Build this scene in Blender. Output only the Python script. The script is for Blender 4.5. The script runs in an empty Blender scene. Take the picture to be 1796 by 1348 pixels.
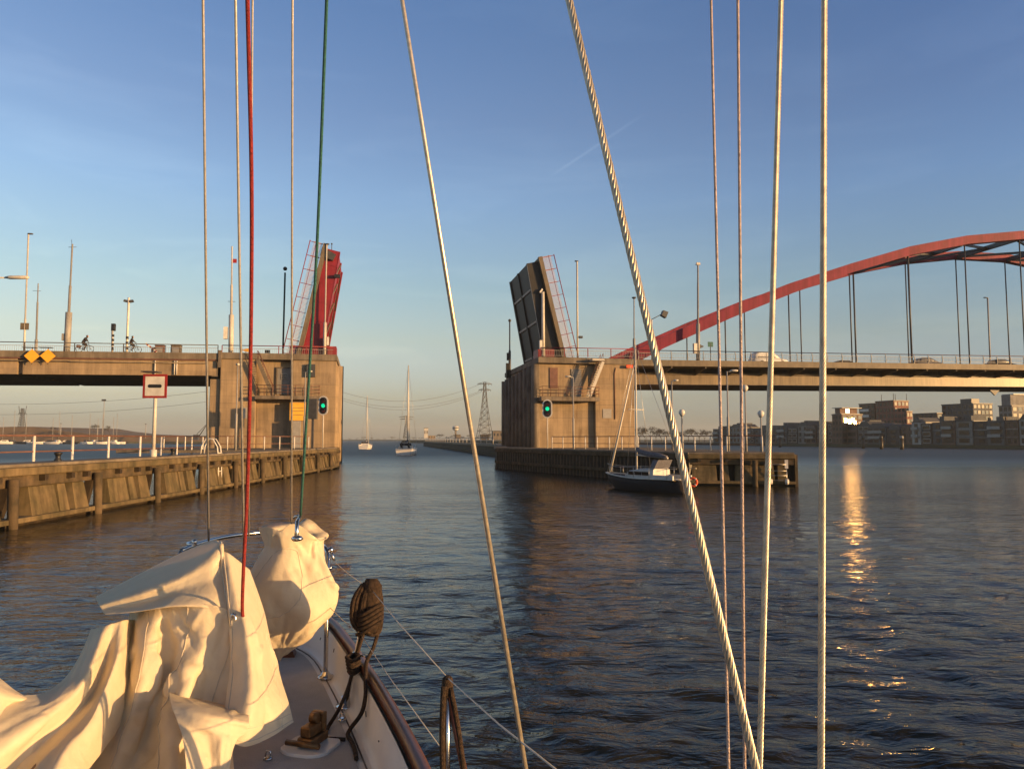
import bpy, bmesh, math, random
import numpy as np
from mathutils import Vector, Matrix
R = math.radians
SC = bpy.context.scene
COL = SC.collection
random.seed(7)
# ---------------------------------------------------------------- camera
HC = 3.0; FP = 1300.0; PITCH = math.atan(96.0/FP)
cam = bpy.data.objects.new('camera', bpy.data.cameras.new('camera')); COL.objects.link(cam)
cam.location = (0, 0, HC); cam.rotation_euler = (R(90)+PITCH, 0, 0)
cam.data.sensor_width = 36; cam.data.lens = 36*FP/1796; cam.data.clip_start = .05; cam.data.clip_end = 30000
SC.camera = cam
# ---------------------------------------------------------------- sun, sky, exposure
SUN_AZ = 112.0   # degrees clockwise from the view direction (+Y): low sun behind the right shoulder
SUN_EL = 5.0
SKY_STRENGTH = .12
TO_SUN = Vector((math.sin(R(SUN_AZ))*math.cos(R(SUN_EL)), math.cos(R(SUN_AZ))*math.cos(R(SUN_EL)), math.sin(R(SUN_EL))))
sun = bpy.data.objects.new('sun', bpy.data.lights.new('sun', 'SUN')); COL.objects.link(sun)
sun.data.energy = 4.4; sun.data.angle = R(.5); sun.data.color = (1, .57, .22)
sun.rotation_euler = (-TO_SUN).to_track_quat('-Z', 'Y').to_euler()
W = bpy.data.worlds.new('World'); SC.world = W; W.use_nodes = True
SC.view_settings.view_transform = 'Standard'; SC.view_settings.look = 'None'
SC.view_settings.exposure = 1.0; SC.view_settings.gamma = 1
SC.cycles.max_bounces = 8; SC.cycles.volume_bounces = 0
def build_world():
    nt = W.node_tree; N = nt.nodes; L = nt.links; bg = N['Background']
    sky = N.new('ShaderNodeTexSky'); sky.sky_type = 'NISHITA'; sky.sun_disc = False
    sky.sun_elevation = R(SUN_EL); sky.sun_rotation = R(SUN_AZ)
    sky.air_density = 1.0; sky.dust_density = 2.0; sky.ozone_density = 1.6; sky.altitude = 0
    tc = N.new('ShaderNodeTexCoord')
    sep = N.new('ShaderNodeSeparateXYZ'); L.new(tc.outputs['Generated'], sep.inputs[0])
    # balance of the air colour with height above the horizon (direction in the world, not the picture)
    rp = N.new('ShaderNodeValToRGB'); L.new(sep.outputs['Z'], rp.inputs[0])
    e = rp.color_ramp.elements
    for el in SKY_RAMP[2:]: e.new(el[0])
    for i, (p, c) in enumerate(SKY_RAMP): e[i].position = p; e[i].color = tuple(x/4 for x in c)+(1,)
    mul = N.new('ShaderNodeMix'); mul.data_type = 'RGBA'; mul.blend_type = 'MULTIPLY'; mul.inputs[0].default_value = 1
    sc4 = N.new('ShaderNodeVectorMath'); sc4.operation = 'SCALE'; sc4.inputs['Scale'].default_value = 4; L.new(rp.outputs[0], sc4.inputs[0])
    L.new(sky.outputs[0], mul.inputs[6]); L.new(sc4.outputs[0], mul.inputs[7])
    # the sky pales towards the left, away from the clear quarter
    ax = N.new('ShaderNodeMapRange'); ax.interpolation_type = 'SMOOTHSTEP'; ax.inputs[1].default_value = -.65; ax.inputs[2].default_value = .65; ax.inputs[3].default_value = 0; ax.inputs[4].default_value = 1; L.new(sep.outputs['X'], ax.inputs[0])
    ax.interpolation_type = 'LINEAR'; tn = N.new('ShaderNodeValToRGB'); L.new(ax.outputs[0], tn.inputs[0]); te = tn.color_ramp.elements; te.new(.5); tn.color_ramp.interpolation = 'EASE'
    for k_, c_ in enumerate(((.97, .935, .90), (.935, .94, .955), (.585, .68, .80))): te[k_].position = k_*.5; te[k_].color = (*c_, 1)
    m2 = N.new('ShaderNodeMix'); m2.data_type = 'RGBA'; m2.blend_type = 'MULTIPLY'; m2.inputs[0].default_value = 1; L.new(mul.outputs[2], m2.inputs[6]); L.new(tn.outputs[0], m2.inputs[7]); mul = m2
    # thin cirrus
    mp = N.new('ShaderNodeMapping'); mp.inputs['Scale'].default_value = (2.2, 3.0, 13); mp.inputs['Rotation'].default_value = (0, R(14), R(20))
    L.new(tc.outputs['Generated'], mp.inputs[0])
    nz = N.new('ShaderNodeTexNoise'); nz.inputs['Scale'].default_value = 1.6; nz.inputs['Detail'].default_value = 6; nz.inputs['Roughness'].default_value = .55; nz.inputs['Distortion'].default_value = .6
    L.new(mp.outputs[0], nz.inputs[0])
    cr = N.new('ShaderNodeMapRange'); cr.inputs[1].default_value = .50; cr.inputs[2].default_value = .85; cr.inputs[3].default_value = 0; cr.inputs[4].default_value = .24
    L.new(nz.outputs[0], cr.inputs[0])
    # one short vapour trail between two directions
    a = Vector((-.035+.07, 1, .37)).normalized(); a = Vector((.0365, .9, .318)).normalized(); b = Vector((.15, .9, .395)).normalized()
    n = a.cross(b).normalized(); t = (b-a).normalized()
    def dot(v):
        d = N.new('ShaderNodeVectorMath'); d.operation = 'DOT_PRODUCT'; d.inputs[1].default_value = v; L.new(tc.outputs['Generated'], d.inputs[0]); return d.outputs['Value']
    def mr(src, a0, a1, b0, b1, smooth=True):
        m = N.new('ShaderNodeMapRange'); m.interpolation_type = 'SMOOTHSTEP' if smooth else 'LINEAR'
        for k, v in zip((1, 2, 3, 4), (a0, a1, b0, b1)): m.inputs[k].default_value = v
        L.new(src, m.inputs[0]); return m.outputs[0]
    def mth(op, x, y):
        m = N.new('ShaderNodeMath'); m.operation = op
        for i, q in enumerate((x, y)):
            if q is None: continue
            if isinstance(q, (int, float)): m.inputs[i].default_value = q
            else: L.new(q, m.inputs[i])
        return m.outputs[0]
    ac = mth('ABSOLUTE', dot(n), None)
    w = mr(ac, .0002, .0030, 1, 0); along = dot(t); t0, t1 = a.dot(t), b.dot(t)
    w = mth('MULTIPLY', w, mr(along, t0, t0+.05, 0, 1)); w = mth('MULTIPLY', w, mr(along, t1-.02, t1+.03, 1, 0))
    w = mth('MULTIPLY', w, mr(dot((0, 1, 0)), .3, .6, 0, .22))
    tot = mth('ADD', w, cr.outputs[0])
    mx = N.new('ShaderNodeMix'); mx.data_type = 'RGBA'; L.new(tot, mx.inputs[0]); L.new(mul.outputs[2], mx.inputs[6])
    br = N.new('ShaderNodeMix'); br.data_type = 'RGBA'; br.blend_type = 'MULTIPLY'; br.inputs[0].default_value = 1
    L.new(mul.outputs[2], br.inputs[6]); br.inputs[7].default_value = (1.9, 1.6, 1.35, 1); L.new(br.outputs[2], mx.inputs[7])
    L.new(mx.outputs[2], bg.inputs[0]); bg.inputs[1].default_value = SKY_STRENGTH
SKY_RAMP = [(0.0, (1.352, 2.124, 5.300)), (.054, (1.417, 1.446, 2.141)), (.13, (1.591, 1.435, 1.484)), (.2, (1.439, 1.435, 1.495)), (.307, (1.352, 1.424, 1.717)), (.40, (1.177, 1.232, 1.569)), (.53, (0.92, 1.10, 1.53)), (.62, (.42, .45, .50)), (.8, (.24, .26, .29))]
build_world()
# ---------------------------------------------------------------- helpers
_F = Vector((0, math.cos(PITCH), math.sin(PITCH))); _U = Vector((0, -math.sin(PITCH), math.cos(PITCH)))
def ray(u, v): return _F*FP + Vector((u-898, 0, 0)) + _U*(674-v)
def atY(u, v, Y): d = ray(u, v); return Vector((0, 0, HC)) + d*(Y/d.y)
def atZ(u, v, z): d = ray(u, v); return Vector((0, 0, HC)) + d*((z-HC)/d.z)
TH = math.atan(.2); CB, SB = math.cos(TH), math.sin(TH); OB = Vector((-18.8, 79.0, 0))
def onB(u, v, d=0):      # where the sight line meets the bridge's vertical plane at depth d -> (s along bridge, z)
    r = ray(u, v); t = (-SB*OB.x + CB*OB.y + d)/(-SB*r.x + CB*r.y); P = Vector((0, 0, HC)) + r*t
    return ((P.x-OB.x)*CB + (P.y-OB.y)*SB, P.z)
def Bw(s, d, z): return Vector((OB.x+s*CB-d*SB, OB.y+s*SB+d*CB, z))
KS = .0085
def ZR(s): return 12.87 + KS*s         # top of the hand rail; deck is 1 m below
def tag(o, label=None, cat=None, group=None, kind=None):
    if label: o['label'] = label
    if cat: o['category'] = cat
    if group: o['group'] = group
    if kind: o['kind'] = kind
    return o
def thing(name, loc=(0, 0, 0), rz=0.0, label=None, cat=None, group=None):
    o = bpy.data.objects.new(name, None); COL.objects.link(o); o.location = loc; o.rotation_euler = (0, 0, rz); o.empty_display_size = .2
    return tag(o, label, cat, group)
def bthing(name, label, cat, group=None): return thing(name, OB, TH, label, cat, group)
def copy_tree(o, parent=None):
    c = o.copy(); COL.objects.link(c); c.parent = parent
    for ch in [x for x in list(o.children)]: copy_tree(ch, c)
    return c
class MB:
    def __init__(s): s.v = []; s.f = []; s.sm = []
    def add(s, vs, fs, smooth=False):
        o = len(s.v); s.v += [tuple(x) for x in vs]; s.f += [tuple(i+o for i in f) for f in fs]; s.sm += [smooth]*len(fs); return s
    def hexa(s, p):
        return s.add(p, [(3, 2, 1, 0), (4, 5, 6, 7), (0, 1, 5, 4), (1, 2, 6, 5), (2, 3, 7, 6), (3, 0, 4, 7)])
    def box(s, x0, x1, y0, y1, z0, z1):
        return s.hexa([(x0, y0, z0), (x1, y0, z0), (x1, y1, z0), (x0, y1, z0), (x0, y0, z1), (x1, y0, z1), (x1, y1, z1), (x0, y1, z1)])
    def prism(s, poly, a0, a1, axis='y'):     # polygon in the other two axes, extruded along axis
        n = len(poly)
        def mk(p, a): return {'y': (p[0], a, p[1]), 'x': (a, p[0], p[1]), 'z': (p[0], p[1], a)}[axis]
        vs = [mk(p, a0) for p in poly] + [mk(p, a1) for p in poly]
        fs = [tuple(range(n)), tuple(range(2*n-1, n-1, -1))] + [(i, i+n, (i+1) % n+n, (i+1) % n) for i in range(n)]
        return s.add(vs, fs)
    def bar(s, p, q, w, h=None, up=(0, 0, 1)):
        p, q = Vector(p), Vector(q); h = h or w; d = (q-p).normalized(); up = Vector(up)
        if abs(d.dot(up)) > .99: up = Vector((1, 0, 0))
        a = d.cross(up).normalized()*w/2; b = a.cross(d).normalized()*h/2
        return s.hexa([p-a-b, p+a-b, p+a+b, p-a+b, q-a-b, q+a-b, q+a+b, q-a+b])
    def tube(s, pts, r, n=8, closed=False):
        pts = [Vector(p) for p in pts]; m = len(pts); rs = r if isinstance(r, (list, tuple)) else [r]*m
        vs = []; prev = None
        for i, p in enumerate(pts):
            if closed: d = pts[(i+1) % m]-pts[i-1]
            else: d = pts[min(i+1, m-1)]-pts[max(i-1, 0)]
            d.normalize()
            if prev is None:
                up = Vector((0, 0, 1)) if abs(d.z) < .9 else Vector((1, 0, 0)); a = d.cross(up).normalized()
            else: a = (prev - d*prev.dot(d)).normalized()
            prev = a; b = d.cross(a)
            for k in range(n):
                t = 2*math.pi*k/n; vs.append(p + (a*math.cos(t)+b*math.sin(t))*rs[i])
        fs = []
        for i in range(m if closed else m-1):
            j = (i+1) % m
            for k in range(n): fs.append((i*n+k, i*n+(k+1) % n, j*n+(k+1) % n, j*n+k))
        s.add(vs, fs, True)
        if not closed: s.f += [tuple(len(s.v)-m*n+k for k in range(n-1, -1, -1)), tuple(len(s.v)-n+k for k in range(n))]; s.sm += [False, False]
        return s
    def lathe(s, prof, c=(0, 0, 0), n=16):    # profile of (r, z)
        vs = [(c[0]+r*math.cos(2*math.pi*k/n), c[1]+r*math.sin(2*math.pi*k/n), c[2]+z) for r, z in prof for k in range(n)]
        m = len(prof); fs = [(i*n+k, i*n+(k+1) % n, (i+1)*n+(k+1) % n, (i+1)*n+k) for i in range(m-1) for k in range(n)]
        s.add(vs, fs, True); o = len(s.v)-m*n
        s.f += [tuple(o+k for k in range(n-1, -1, -1)), tuple(o+(m-1)*n+k for k in range(n))]; s.sm += [False, False]
        return s
    def ball(s, c, r, n=10, sq=(1, 1, 1)):
        m = max(4, n//2); vs = []; fs = []
        for i in range(m+1):
            t = math.pi*i/m
            for k in range(n): p = 2*math.pi*k/n; vs.append((c[0]+r*sq[0]*math.sin(t)*math.cos(p), c[1]+r*sq[1]*math.sin(t)*math.sin(p), c[2]-r*sq[2]*math.cos(t)))
        for i in range(m):
            for k in range(n): fs.append((i*n+k, i*n+(k+1) % n, (i+1)*n+(k+1) % n, (i+1)*n+k))
        return s.add(vs, fs, True)
    def loft(s, rings, smooth=True, caps=True):
        n = len(rings[0]); m = len(rings); vs = [p for r in rings for p in r]
        fs = [(i*n+k, i*n+(k+1) % n, (i+1)*n+(k+1) % n, (i+1)*n+k) for i in range(m-1) for k in range(n)]
        s.add(vs, fs, smooth); o = len(s.v)-m*n
        if caps: s.f += [tuple(o+k for k in range(n-1, -1, -1)), tuple(o+(m-1)*n+k for k in range(n))]; s.sm += [False, False]
        return s
    def build(s, name, m, parent=None, k=0.0, label=None, bevel=0):
        vs = [(x, y, z+k*x) for x, y, z in s.v] if k else s.v
        me = bpy.data.meshes.new(name); me.from_pydata(vs, [], s.f); me.polygons.foreach_set('use_smooth', s.sm); 
        bm = bmesh.new(); bm.from_mesh(me); bmesh.ops.recalc_face_normals(bm, faces=bm.faces); bm.to_mesh(me); bm.free()
        o = bpy.data.objects.new(name, me); COL.objects.link(o); o.data.materials.append(m)
        if parent: o.parent = parent
        if label: o['label'] = label
        if bevel:
            b = o.modifiers.new('bevel', 'BEVEL'); b.width = bevel; b.segments = 2; b.limit_method = 'ANGLE'
        return o
def part(name, m, parent, *boxes, k=0.0, **kw):
    b = MB()
    for q in boxes: b.box(*q)
    return b.build(name, m, parent, k, **kw)
# ---------------------------------------------------------------- materials
def mat(name, col, rough=.6, metal=0, var=.25, scale=3.0, col2=None, bump=0, bscale=None, streak=0, spec=.5, stretch=(1, 1, 1), ior=1.45, detail=6, grid=None, rust=0):
    m = bpy.data.materials.new(name); m.use_nodes = True; nt = m.node_tree; N = nt.nodes; L = nt.links; b = N['Principled BSDF']
    b.inputs['Roughness'].default_value = rough; b.inputs['Metallic'].default_value = metal; b.inputs['Specular IOR Level'].default_value = spec; b.inputs['IOR'].default_value = ior
    tc = N.new('ShaderNodeTexCoord'); mp = N.new('ShaderNodeMapping'); mp.inputs['Scale'].default_value = stretch; L.new(tc.outputs['Object'], mp.inputs[0])
    nz = N.new('ShaderNodeTexNoise'); nz.inputs['Scale'].default_value = scale; nz.inputs['Detail'].default_value = detail; nz.inputs['Roughness'].default_value = .62; L.new(mp.outputs[0], nz.inputs[0])
    rp = N.new('ShaderNodeValToRGB'); L.new(nz.outputs[0], rp.inputs[0])
    c2 = col2 or tuple(c*(1-var*1.6) for c in col); c1 = tuple(min(1, c*(1+var*.6)) for c in col)
    rp.color_ramp.elements[0].position = .32; rp.color_ramp.elements[1].position = .66
    rp.color_ramp.elements[0].color = (*c2, 1); rp.color_ramp.elements[1].color = (*c1, 1)
    out = rp.outputs[0]
    if streak:      # rain streaks and stains running down
        mp2 = N.new('ShaderNodeMapping'); mp2.inputs['Scale'].default_value = (2.2, 2.2, .12); L.new(tc.outputs['Object'], mp2.inputs[0])
        n2 = N.new('ShaderNodeTexNoise'); n2.inputs['Scale'].default_value = 1.0; n2.inputs['Detail'].default_value = 8; n2.inputs['Roughness'].default_value = .65; L.new(mp2.outputs[0], n2.inputs[0])
        r2 = N.new('ShaderNodeMapRange'); r2.inputs[1].default_value = .38; r2.inputs[2].default_value = .62; r2.inputs[3].default_value = 1-streak; r2.inputs[4].default_value = 1.08; L.new(n2.outputs[0], r2.inputs[0])
        mx = N.new('ShaderNodeMix'); mx.data_type = 'RGBA'; mx.blend_type = 'MULTIPLY'; mx.inputs[0].default_value = 1; L.new(out, mx.inputs[6]); L.new(r2.outputs[0], mx.inputs[7]); out = mx.outputs[2]
    if grid:        # board joints or plate seams: (length, height, joint darkness)
        sp = N.new('ShaderNodeSeparateXYZ'); L.new(tc.outputs['Object'], sp.inputs[0]); ad = N.new('ShaderNodeMath'); ad.operation = 'ADD'; L.new(sp.outputs['X'], ad.inputs[0]); L.new(sp.outputs['Y'], ad.inputs[1])
        cb = N.new('ShaderNodeCombineXYZ'); L.new(ad.outputs[0], cb.inputs[0]); L.new(sp.outputs['Z'], cb.inputs[1])
        bk = N.new('ShaderNodeTexBrick'); L.new(cb.outputs[0], bk.inputs[0]); bk.inputs['Scale'].default_value = 1; bk.inputs['Brick Width'].default_value = grid[0]; bk.inputs['Row Height'].default_value = grid[1]; bk.inputs['Mortar Size'].default_value = .022; bk.inputs['Mortar Smooth'].default_value = .3; bk.offset = .0 if len(grid) > 3 else .5
        bk.inputs['Color1'].default_value = (.90, .90, .92, 1); bk.inputs['Color2'].default_value = (1.04, 1.03, 1.0, 1); bk.inputs['Mortar'].default_value = (grid[2], grid[2], grid[2], 1)
        mg = N.new('ShaderNodeMix'); mg.data_type = 'RGBA'; mg.blend_type = 'MULTIPLY'; mg.inputs[0].default_value = 1; L.new(out, mg.inputs[6]); L.new(bk.outputs[0], mg.inputs[7]); out = mg.outputs[2]
    if rust:        # patchy rust and algae runs
        mp4 = N.new('ShaderNodeMapping'); mp4.inputs['Scale'].default_value = (1.1, 1.1, .28); L.new(tc.outputs['Object'], mp4.inputs[0]); n4 = N.new('ShaderNodeTexNoise'); n4.inputs['Scale'].default_value = .8; n4.inputs['Detail'].default_value = 9; n4.inputs['Roughness'].default_value = .7; L.new(mp4.outputs[0], n4.inputs[0])
        r4 = N.new('ShaderNodeMapRange'); r4.inputs[1].default_value = .56; r4.inputs[2].default_value = .70; r4.inputs[3].default_value = 0; r4.inputs[4].default_value = rust; L.new(n4.outputs[0], r4.inputs[0])
        m4 = N.new('ShaderNodeMix'); m4.data_type = 'RGBA'; L.new(r4.outputs[0], m4.inputs[0]); L.new(out, m4.inputs[6]); m4.inputs[7].default_value = (.10, .055, .028, 1); out = m4.outputs[2]
    L.new(out, b.inputs['Base Color'])
    if bump:
        n3 = N.new('ShaderNodeTexNoise'); n3.inputs['Scale'].default_value = bscale or scale*4; n3.inputs['Detail'].default_value = 5; L.new(mp.outputs[0], n3.inputs[0])
        bp = N.new('ShaderNodeBump'); bp.inputs['Strength'].default_value = bump; bp.inputs['Distance'].default_value = .05; L.new(n3.outputs[0], bp.inputs['Height']); L.new(bp.outputs[0], b.inputs['Normal'])
    return m
def glow(name, col, strength):
    m = mat(name, col, .3); b = m.node_tree.nodes['Principled BSDF']; b.inputs['Emission Color'].default_value = (*col, 1); b.inputs['Emission Strength'].default_value = strength; return m
M = dict(
 concrete=mat('concrete', (.335, .25, .16), .85, scale=.35, var=.2, bump=.2, bscale=6, streak=.2, grid=(2.45, 1.25, .80), rust=.55),
 concrete_deck=mat('concrete_deck', (.20, .165, .125), .85, scale=.5, var=.25, bump=.15, bscale=6, streak=.25, rust=.4),
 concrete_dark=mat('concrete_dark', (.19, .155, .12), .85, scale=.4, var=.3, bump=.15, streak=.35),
 mossy=mat('mossy_concrete', (.165, .118, .062), .9, scale=.9, var=.3, col2=(.075, .062, .028), bump=.3, bscale=4, streak=.45),
 timber=mat('weathered_timber', (.105, .072, .04), .85, scale=1.4, var=.35, col2=(.04, .032, .016), bump=.4, bscale=6, streak=.3),
 wetwood=mat('wet_timber', (.05, .036, .022), .5, scale=1.2, var=.4, bump=.3, streak=.3),
 slime=mat('tidal_slime', (.075, .062, .03), .55, scale=2, var=.4, bump=.4),
 steel_grey=mat('grey_paint', (.30, .29, .28), .5, scale=2, var=.12),
 steel_light=mat('light_paint', (.55, .52, .47), .5, scale=2, var=.1),
 white=mat('white_paint', (.66, .63, .58), .5, scale=2, var=.12),
 red=mat('red_paint', (.22, .014, .024), .45, scale=.7, var=.15, streak=.12),
 arch=mat('arch_red_paint', (.21, .024, .056), .6, spec=.2, scale=.3, var=.2, streak=.2, grid=(4.33, 60, .6, 0), rust=.25),
 railred=mat('rail_red_paint', (.22, .028, .034), .5, scale=2, var=.15),
 railbrown=mat('rail_brown_paint', (.16, .075, .055), .55, scale=2, var=.2),
 violet=mat('pale_rail_panel', (.42, .36, .42), .5, scale=2, var=.1),
 girder=mat('girder_paint', (.24, .185, .115), .35, scale=.25, var=.2, streak=.3, grid=(3.0, 40, .7, 0), rust=.5),
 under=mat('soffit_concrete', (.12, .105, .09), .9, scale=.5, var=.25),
 leafdark=mat('leaf_shade_paint', (.022, .021, .023), .6, scale=.6, var=.25, streak=.15),  # shade on the right leaf's girders and underside put into the paint colour
 fascia=mat('fascia_paint', (.15, .12, .085), .6, scale=.6, var=.2, streak=.2),
 black=mat('black_paint', (.02, .02, .022), .45, scale=3, var=.2),
 dark=mat('dark_metal', (.06, .06, .065), .5, scale=3, var=.2),
 green=mat('dark_green_paint', (.035, .09, .08), .5, scale=3, var=.15),
 yellow=mat('yellow_sign', (.85, .42, .03), .35, scale=2, var=.05),
 ochre=mat('ochre_board', (.80, .44, .05), .5, scale=.8, var=.12),
 orange=mat('orange_plastic', (.75, .10, .03), .5, scale=3, var=.1),
 blueboard=mat('green_sign_board', (.03, .12, .10), .4, scale=3, var=.1),
 doorgrey=mat('door_grey', (.20, .19, .18), .6, scale=1.5, var=.15),
 glassdark=mat('dark_window_glass', (.02, .022, .025), .06, scale=2, var=.2),
 skin=mat('skin', (.45, .26, .18), .6, scale=5, var=.1),
 darkcloth=mat('dark_cloth', (.035, .03, .035), .85, scale=8, var=.3),
 rubber=mat('rubber', (.015, .015, .015), .7, scale=8, var=.2),
 galv=mat('galvanised_steel', (.45, .44, .42), .4, metal=.8, scale=4, var=.15),
 land=mat('far_land', (.07, .07, .045), .95, scale=.02, var=.3),
 foliage=mat('bare_winter_foliage', (.065, .055, .04), .9, scale=.5, var=.35),
)
# ---------------------------------------------------------------- water
def water_material():
    m = bpy.data.materials.new('river_water'); m.use_nodes = True; nt = m.node_tree; N = nt.nodes; L = nt.links; b = N['Principled BSDF']
    b.inputs['Base Color'].default_value = (.026, .024, .017, 1); b.inputs['IOR'].default_value = 1.333; b.inputs['Specular IOR Level'].default_value = .34
    tc = N.new('ShaderNodeTexCoord'); prev = None
    pn = N.new('ShaderNodeTexNoise'); pn.inputs['Scale'].default_value = .045; pn.inputs['Detail'].default_value = 3; pm = N.new('ShaderNodeMapping'); pm.inputs['Scale'].default_value = (1, 2.5, 1); L.new(tc.outputs['Object'], pm.inputs[0]); L.new(pm.outputs[0], pn.inputs[0])
    pr = N.new('ShaderNodeMapRange'); pr.inputs[1].default_value = .35; pr.inputs[2].default_value = .65; pr.inputs[3].default_value = .45; pr.inputs[4].default_value = 1.0; L.new(pn.outputs[0], pr.inputs[0])
    for sc, st, dist, rot, det in ((.5, (1, 2.2, 1), .12, 14, 3), (1.6, (1, 2.2, 1), .065, -10, 4), (5.5, (1, 1.8, 1), .014, 8, 3)):
        mp = N.new('ShaderNodeMapping'); mp.inputs['Scale'].default_value = st; mp.inputs['Rotation'].default_value = (0, 0, R(rot)); L.new(tc.outputs['Object'], mp.inputs[0])
        nz = N.new('ShaderNodeTexNoise'); nz.inputs['Scale'].default_value = sc; nz.inputs['Detail'].default_value = det; nz.inputs['Distortion'].default_value = .7; L.new(mp.outputs[0], nz.inputs[0])
        bp = N.new('ShaderNodeBump'); L.new(pr.outputs[0], bp.inputs['Strength']); bp.inputs['Distance'].default_value = dist*WAVE_BUMP; L.new(nz.outputs[0], bp.inputs['Height'])
        if prev: L.new(prev.outputs[0], bp.inputs['Normal'])
        prev = bp
    L.new(prev.outputs[0], b.inputs['Normal'])
    # the open river beyond the docks is more ruffled than the sheltered cut
    ln = N.new('ShaderNodeVectorMath'); ln.operation = 'LENGTH'; L.new(tc.outputs['Object'], ln.inputs[0])
    rr = N.new('ShaderNodeMapRange'); rr.inputs[1].default_value = 25; rr.inputs[2].default_value = 150; rr.inputs[3].default_value = .04; rr.inputs[4].default_value = .46; L.new(ln.outputs['Value'], rr.inputs[0]); L.new(rr.outputs[0], b.inputs['Roughness'])
    return m
WAVE_BUMP = 1.0
def make_water():
    rng = np.random.default_rng(3)
    az = np.concatenate([np.linspace(-180, -52, 40)[:-1], np.linspace(-52, 52, 560), np.linspace(52, 180, 40)[1:-1]])
    rad = np.concatenate([[.6], 1.6*np.exp(np.linspace(0, math.log(5000/1.6), 980))])
    A, RR = np.meshgrid(np.radians(az), rad); X = RR*np.sin(A); Y = RR*np.cos(A); Z = np.zeros_like(X)
    step = RR*.0088
    for i in range(54):
        lam = .28*math.exp(rng.uniform(0, math.log(2.0/.28))); th = R(78)+rng.normal(0, .62); k = 2*math.pi/lam
        amp = .0034*lam**.62*rng.uniform(.5, 1.2); fade = np.clip((lam/step-3.0)/4, 0, 1)
        ph = k*(X*math.cos(th)+Y*math.sin(th))+rng.uniform(0, 6.28)
        Z += amp*fade*(np.sin(ph)+.25*np.sin(2*ph+1.2))
    gust = .65+.35*np.sin(X*.11+1.3*np.sin(Y*.05))*np.sin(Y*.07+.8*np.sin(X*.06)); Z *= gust
    Z = np.where(np.abs(A) > R(55), 0, Z)
    n1, n2 = X.shape; vs = np.stack([X, Y, Z], -1).reshape(-1, 3)
    i, j = np.meshgrid(np.arange(n1-1), np.arange(n2), indexing='ij'); j2 = (j+1) % n2
    fs = np.stack([i*n2+j, i*n2+j2, (i+1)*n2+j2, (i+1)*n2+j], -1).reshape(-1, 4)
    me = bpy.data.meshes.new('water'); me.vertices.add(len(vs)); me.vertices.foreach_set('co', vs.ravel())
    me.loops.add(fs.size); me.loops.foreach_set('vertex_index', fs.ravel()[::1].astype(np.int32)); me.polygons.add(len(fs))
    me.polygons.foreach_set('loop_start', np.arange(0, fs.size, 4, dtype=np.int32)); me.polygons.foreach_set('use_smooth', np.ones(len(fs), bool))
    me.update(); me.validate(); me.flip_normals()
    o = bpy.data.objects.new('water', me); COL.objects.link(o); me.materials.append(water_material()); o['kind'] = 'structure'
    return o
make_water()
# river bed below (keeps the water closed from other views) and far low land
def poly_sheet(name, pts, z0, z1, m, kind='structure', **t):
    b = MB(); b.prism([(p[0], p[1]) for p in pts], z0, z1, 'z'); o = b.build(name, m); tag(o, kind=kind, **t); return o
poly_sheet('far_bank', [(-1500, 1500), (-330, 1500), (-90, 1400), (600, 1150), (900, 2000), (600, 4500), (-2500, 4500)], -3, 1.6, M['land'])
poly_sheet('harbour_bank', [(-900, 430), (-330, 520), (-225, 545), (-205, 640), (-400, 900), (-900, 900)], -3, 1.2, M['land'])
# ---------------------------------------------------------------- bridge: piers
def sb(u, v=700, d=0): return onB(u, v, d)[0]
def zb(u, v, d=0): return onB(u, v, d)[1]
def rail_run(root, pts, h, post_m, rail_m, spacing, r=.03, mids=(.5,), square=False, namep='post', brace=False, rail_r=None):
    """posts and rails along a polyline in the root's own coordinates"""
    rr = rail_r or r
    for i in range(len(pts)-1):
        a, b = Vector(pts[i]), Vector(pts[i+1]); n = max(1, round((b-a).length/spacing))
        for k in range(n+1 if i == len(pts)-2 else n):
            p = a.lerp(b, k/n); q = MB()
            if square: q.box(p.x-r, p.x+r, p.y-r, p.y+r, p.z, p.z+h-.02)
            else: q.tube([p, p+Vector((0, 0, h-.02))], r, 6)
            q.build(namep, post_m, root)
    up = Vector((0, 0, h)); q = MB(); q.tube([Vector(p)+up for p in pts], rr*1.15, 6); q.build('top_rail', rail_m, root)
    for m in mids:
        q = MB(); q.tube([Vector(p)+up*m for p in pts], rr*.8, 6); q.build('mid_rail', rail_m, root)
def picket_panel(s0, s1, d, z0, z1, m, root, step=.16, w=.025):
    q = MB(); n = int((s1-s0)/step)
    for i in range(n+1):
        s = s0+(s1-s0)*i/n; q.box(s-w/2, s+w/2, d-w/2, d+w/2, z0, z1)
    q.box(s0, s1, d-.02, d+.02, z1, z1+.04); q.box(s0, s1, d-.02, d+.02, z0-.04, z0)
    return q.build('picket_panel', m, root, k=KS)

# left pier --------------------------------------------------------------
LP = bthing('bridge_pier', 'tan concrete bridge pier with the yellow notice, under the red bascule leaf', 'pier')
s0, s1, s2, s3, s4 = sb(366), sb(385), sb(448), sb(512), 0.0
zc = 11.35
q = MB()
q.box(s1, s2, 0, 20, -2, zc-.003); q.box(s2, s3, .9, 20, -2, zc-.003); q.box(s3, s4, 0, 20, -2, zc-.003)
q.box(s0, s1, .3, 20, -2, zb(370, 664))
q.build('pier_wall', M['concrete'], LP, bevel=.06)
q = MB(); q.box(s1-.1, .12, -.18, 20.2, zc, 11.88); q.box(s1-.3, .05, -.08, 20, 11.88, 12.02); q.build('coping', M['concrete_deck'], LP, bevel=.03)
q = MB(); q.box(s1-.18, s1+.12, -.35, -.18, 10.4, 12.2); q.box(s0+.2, s1-.3, .1, 1.6, zb(370, 660), zb(370, 634)); q.build('bearing_block', M['concrete_dark'], LP)
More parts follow.
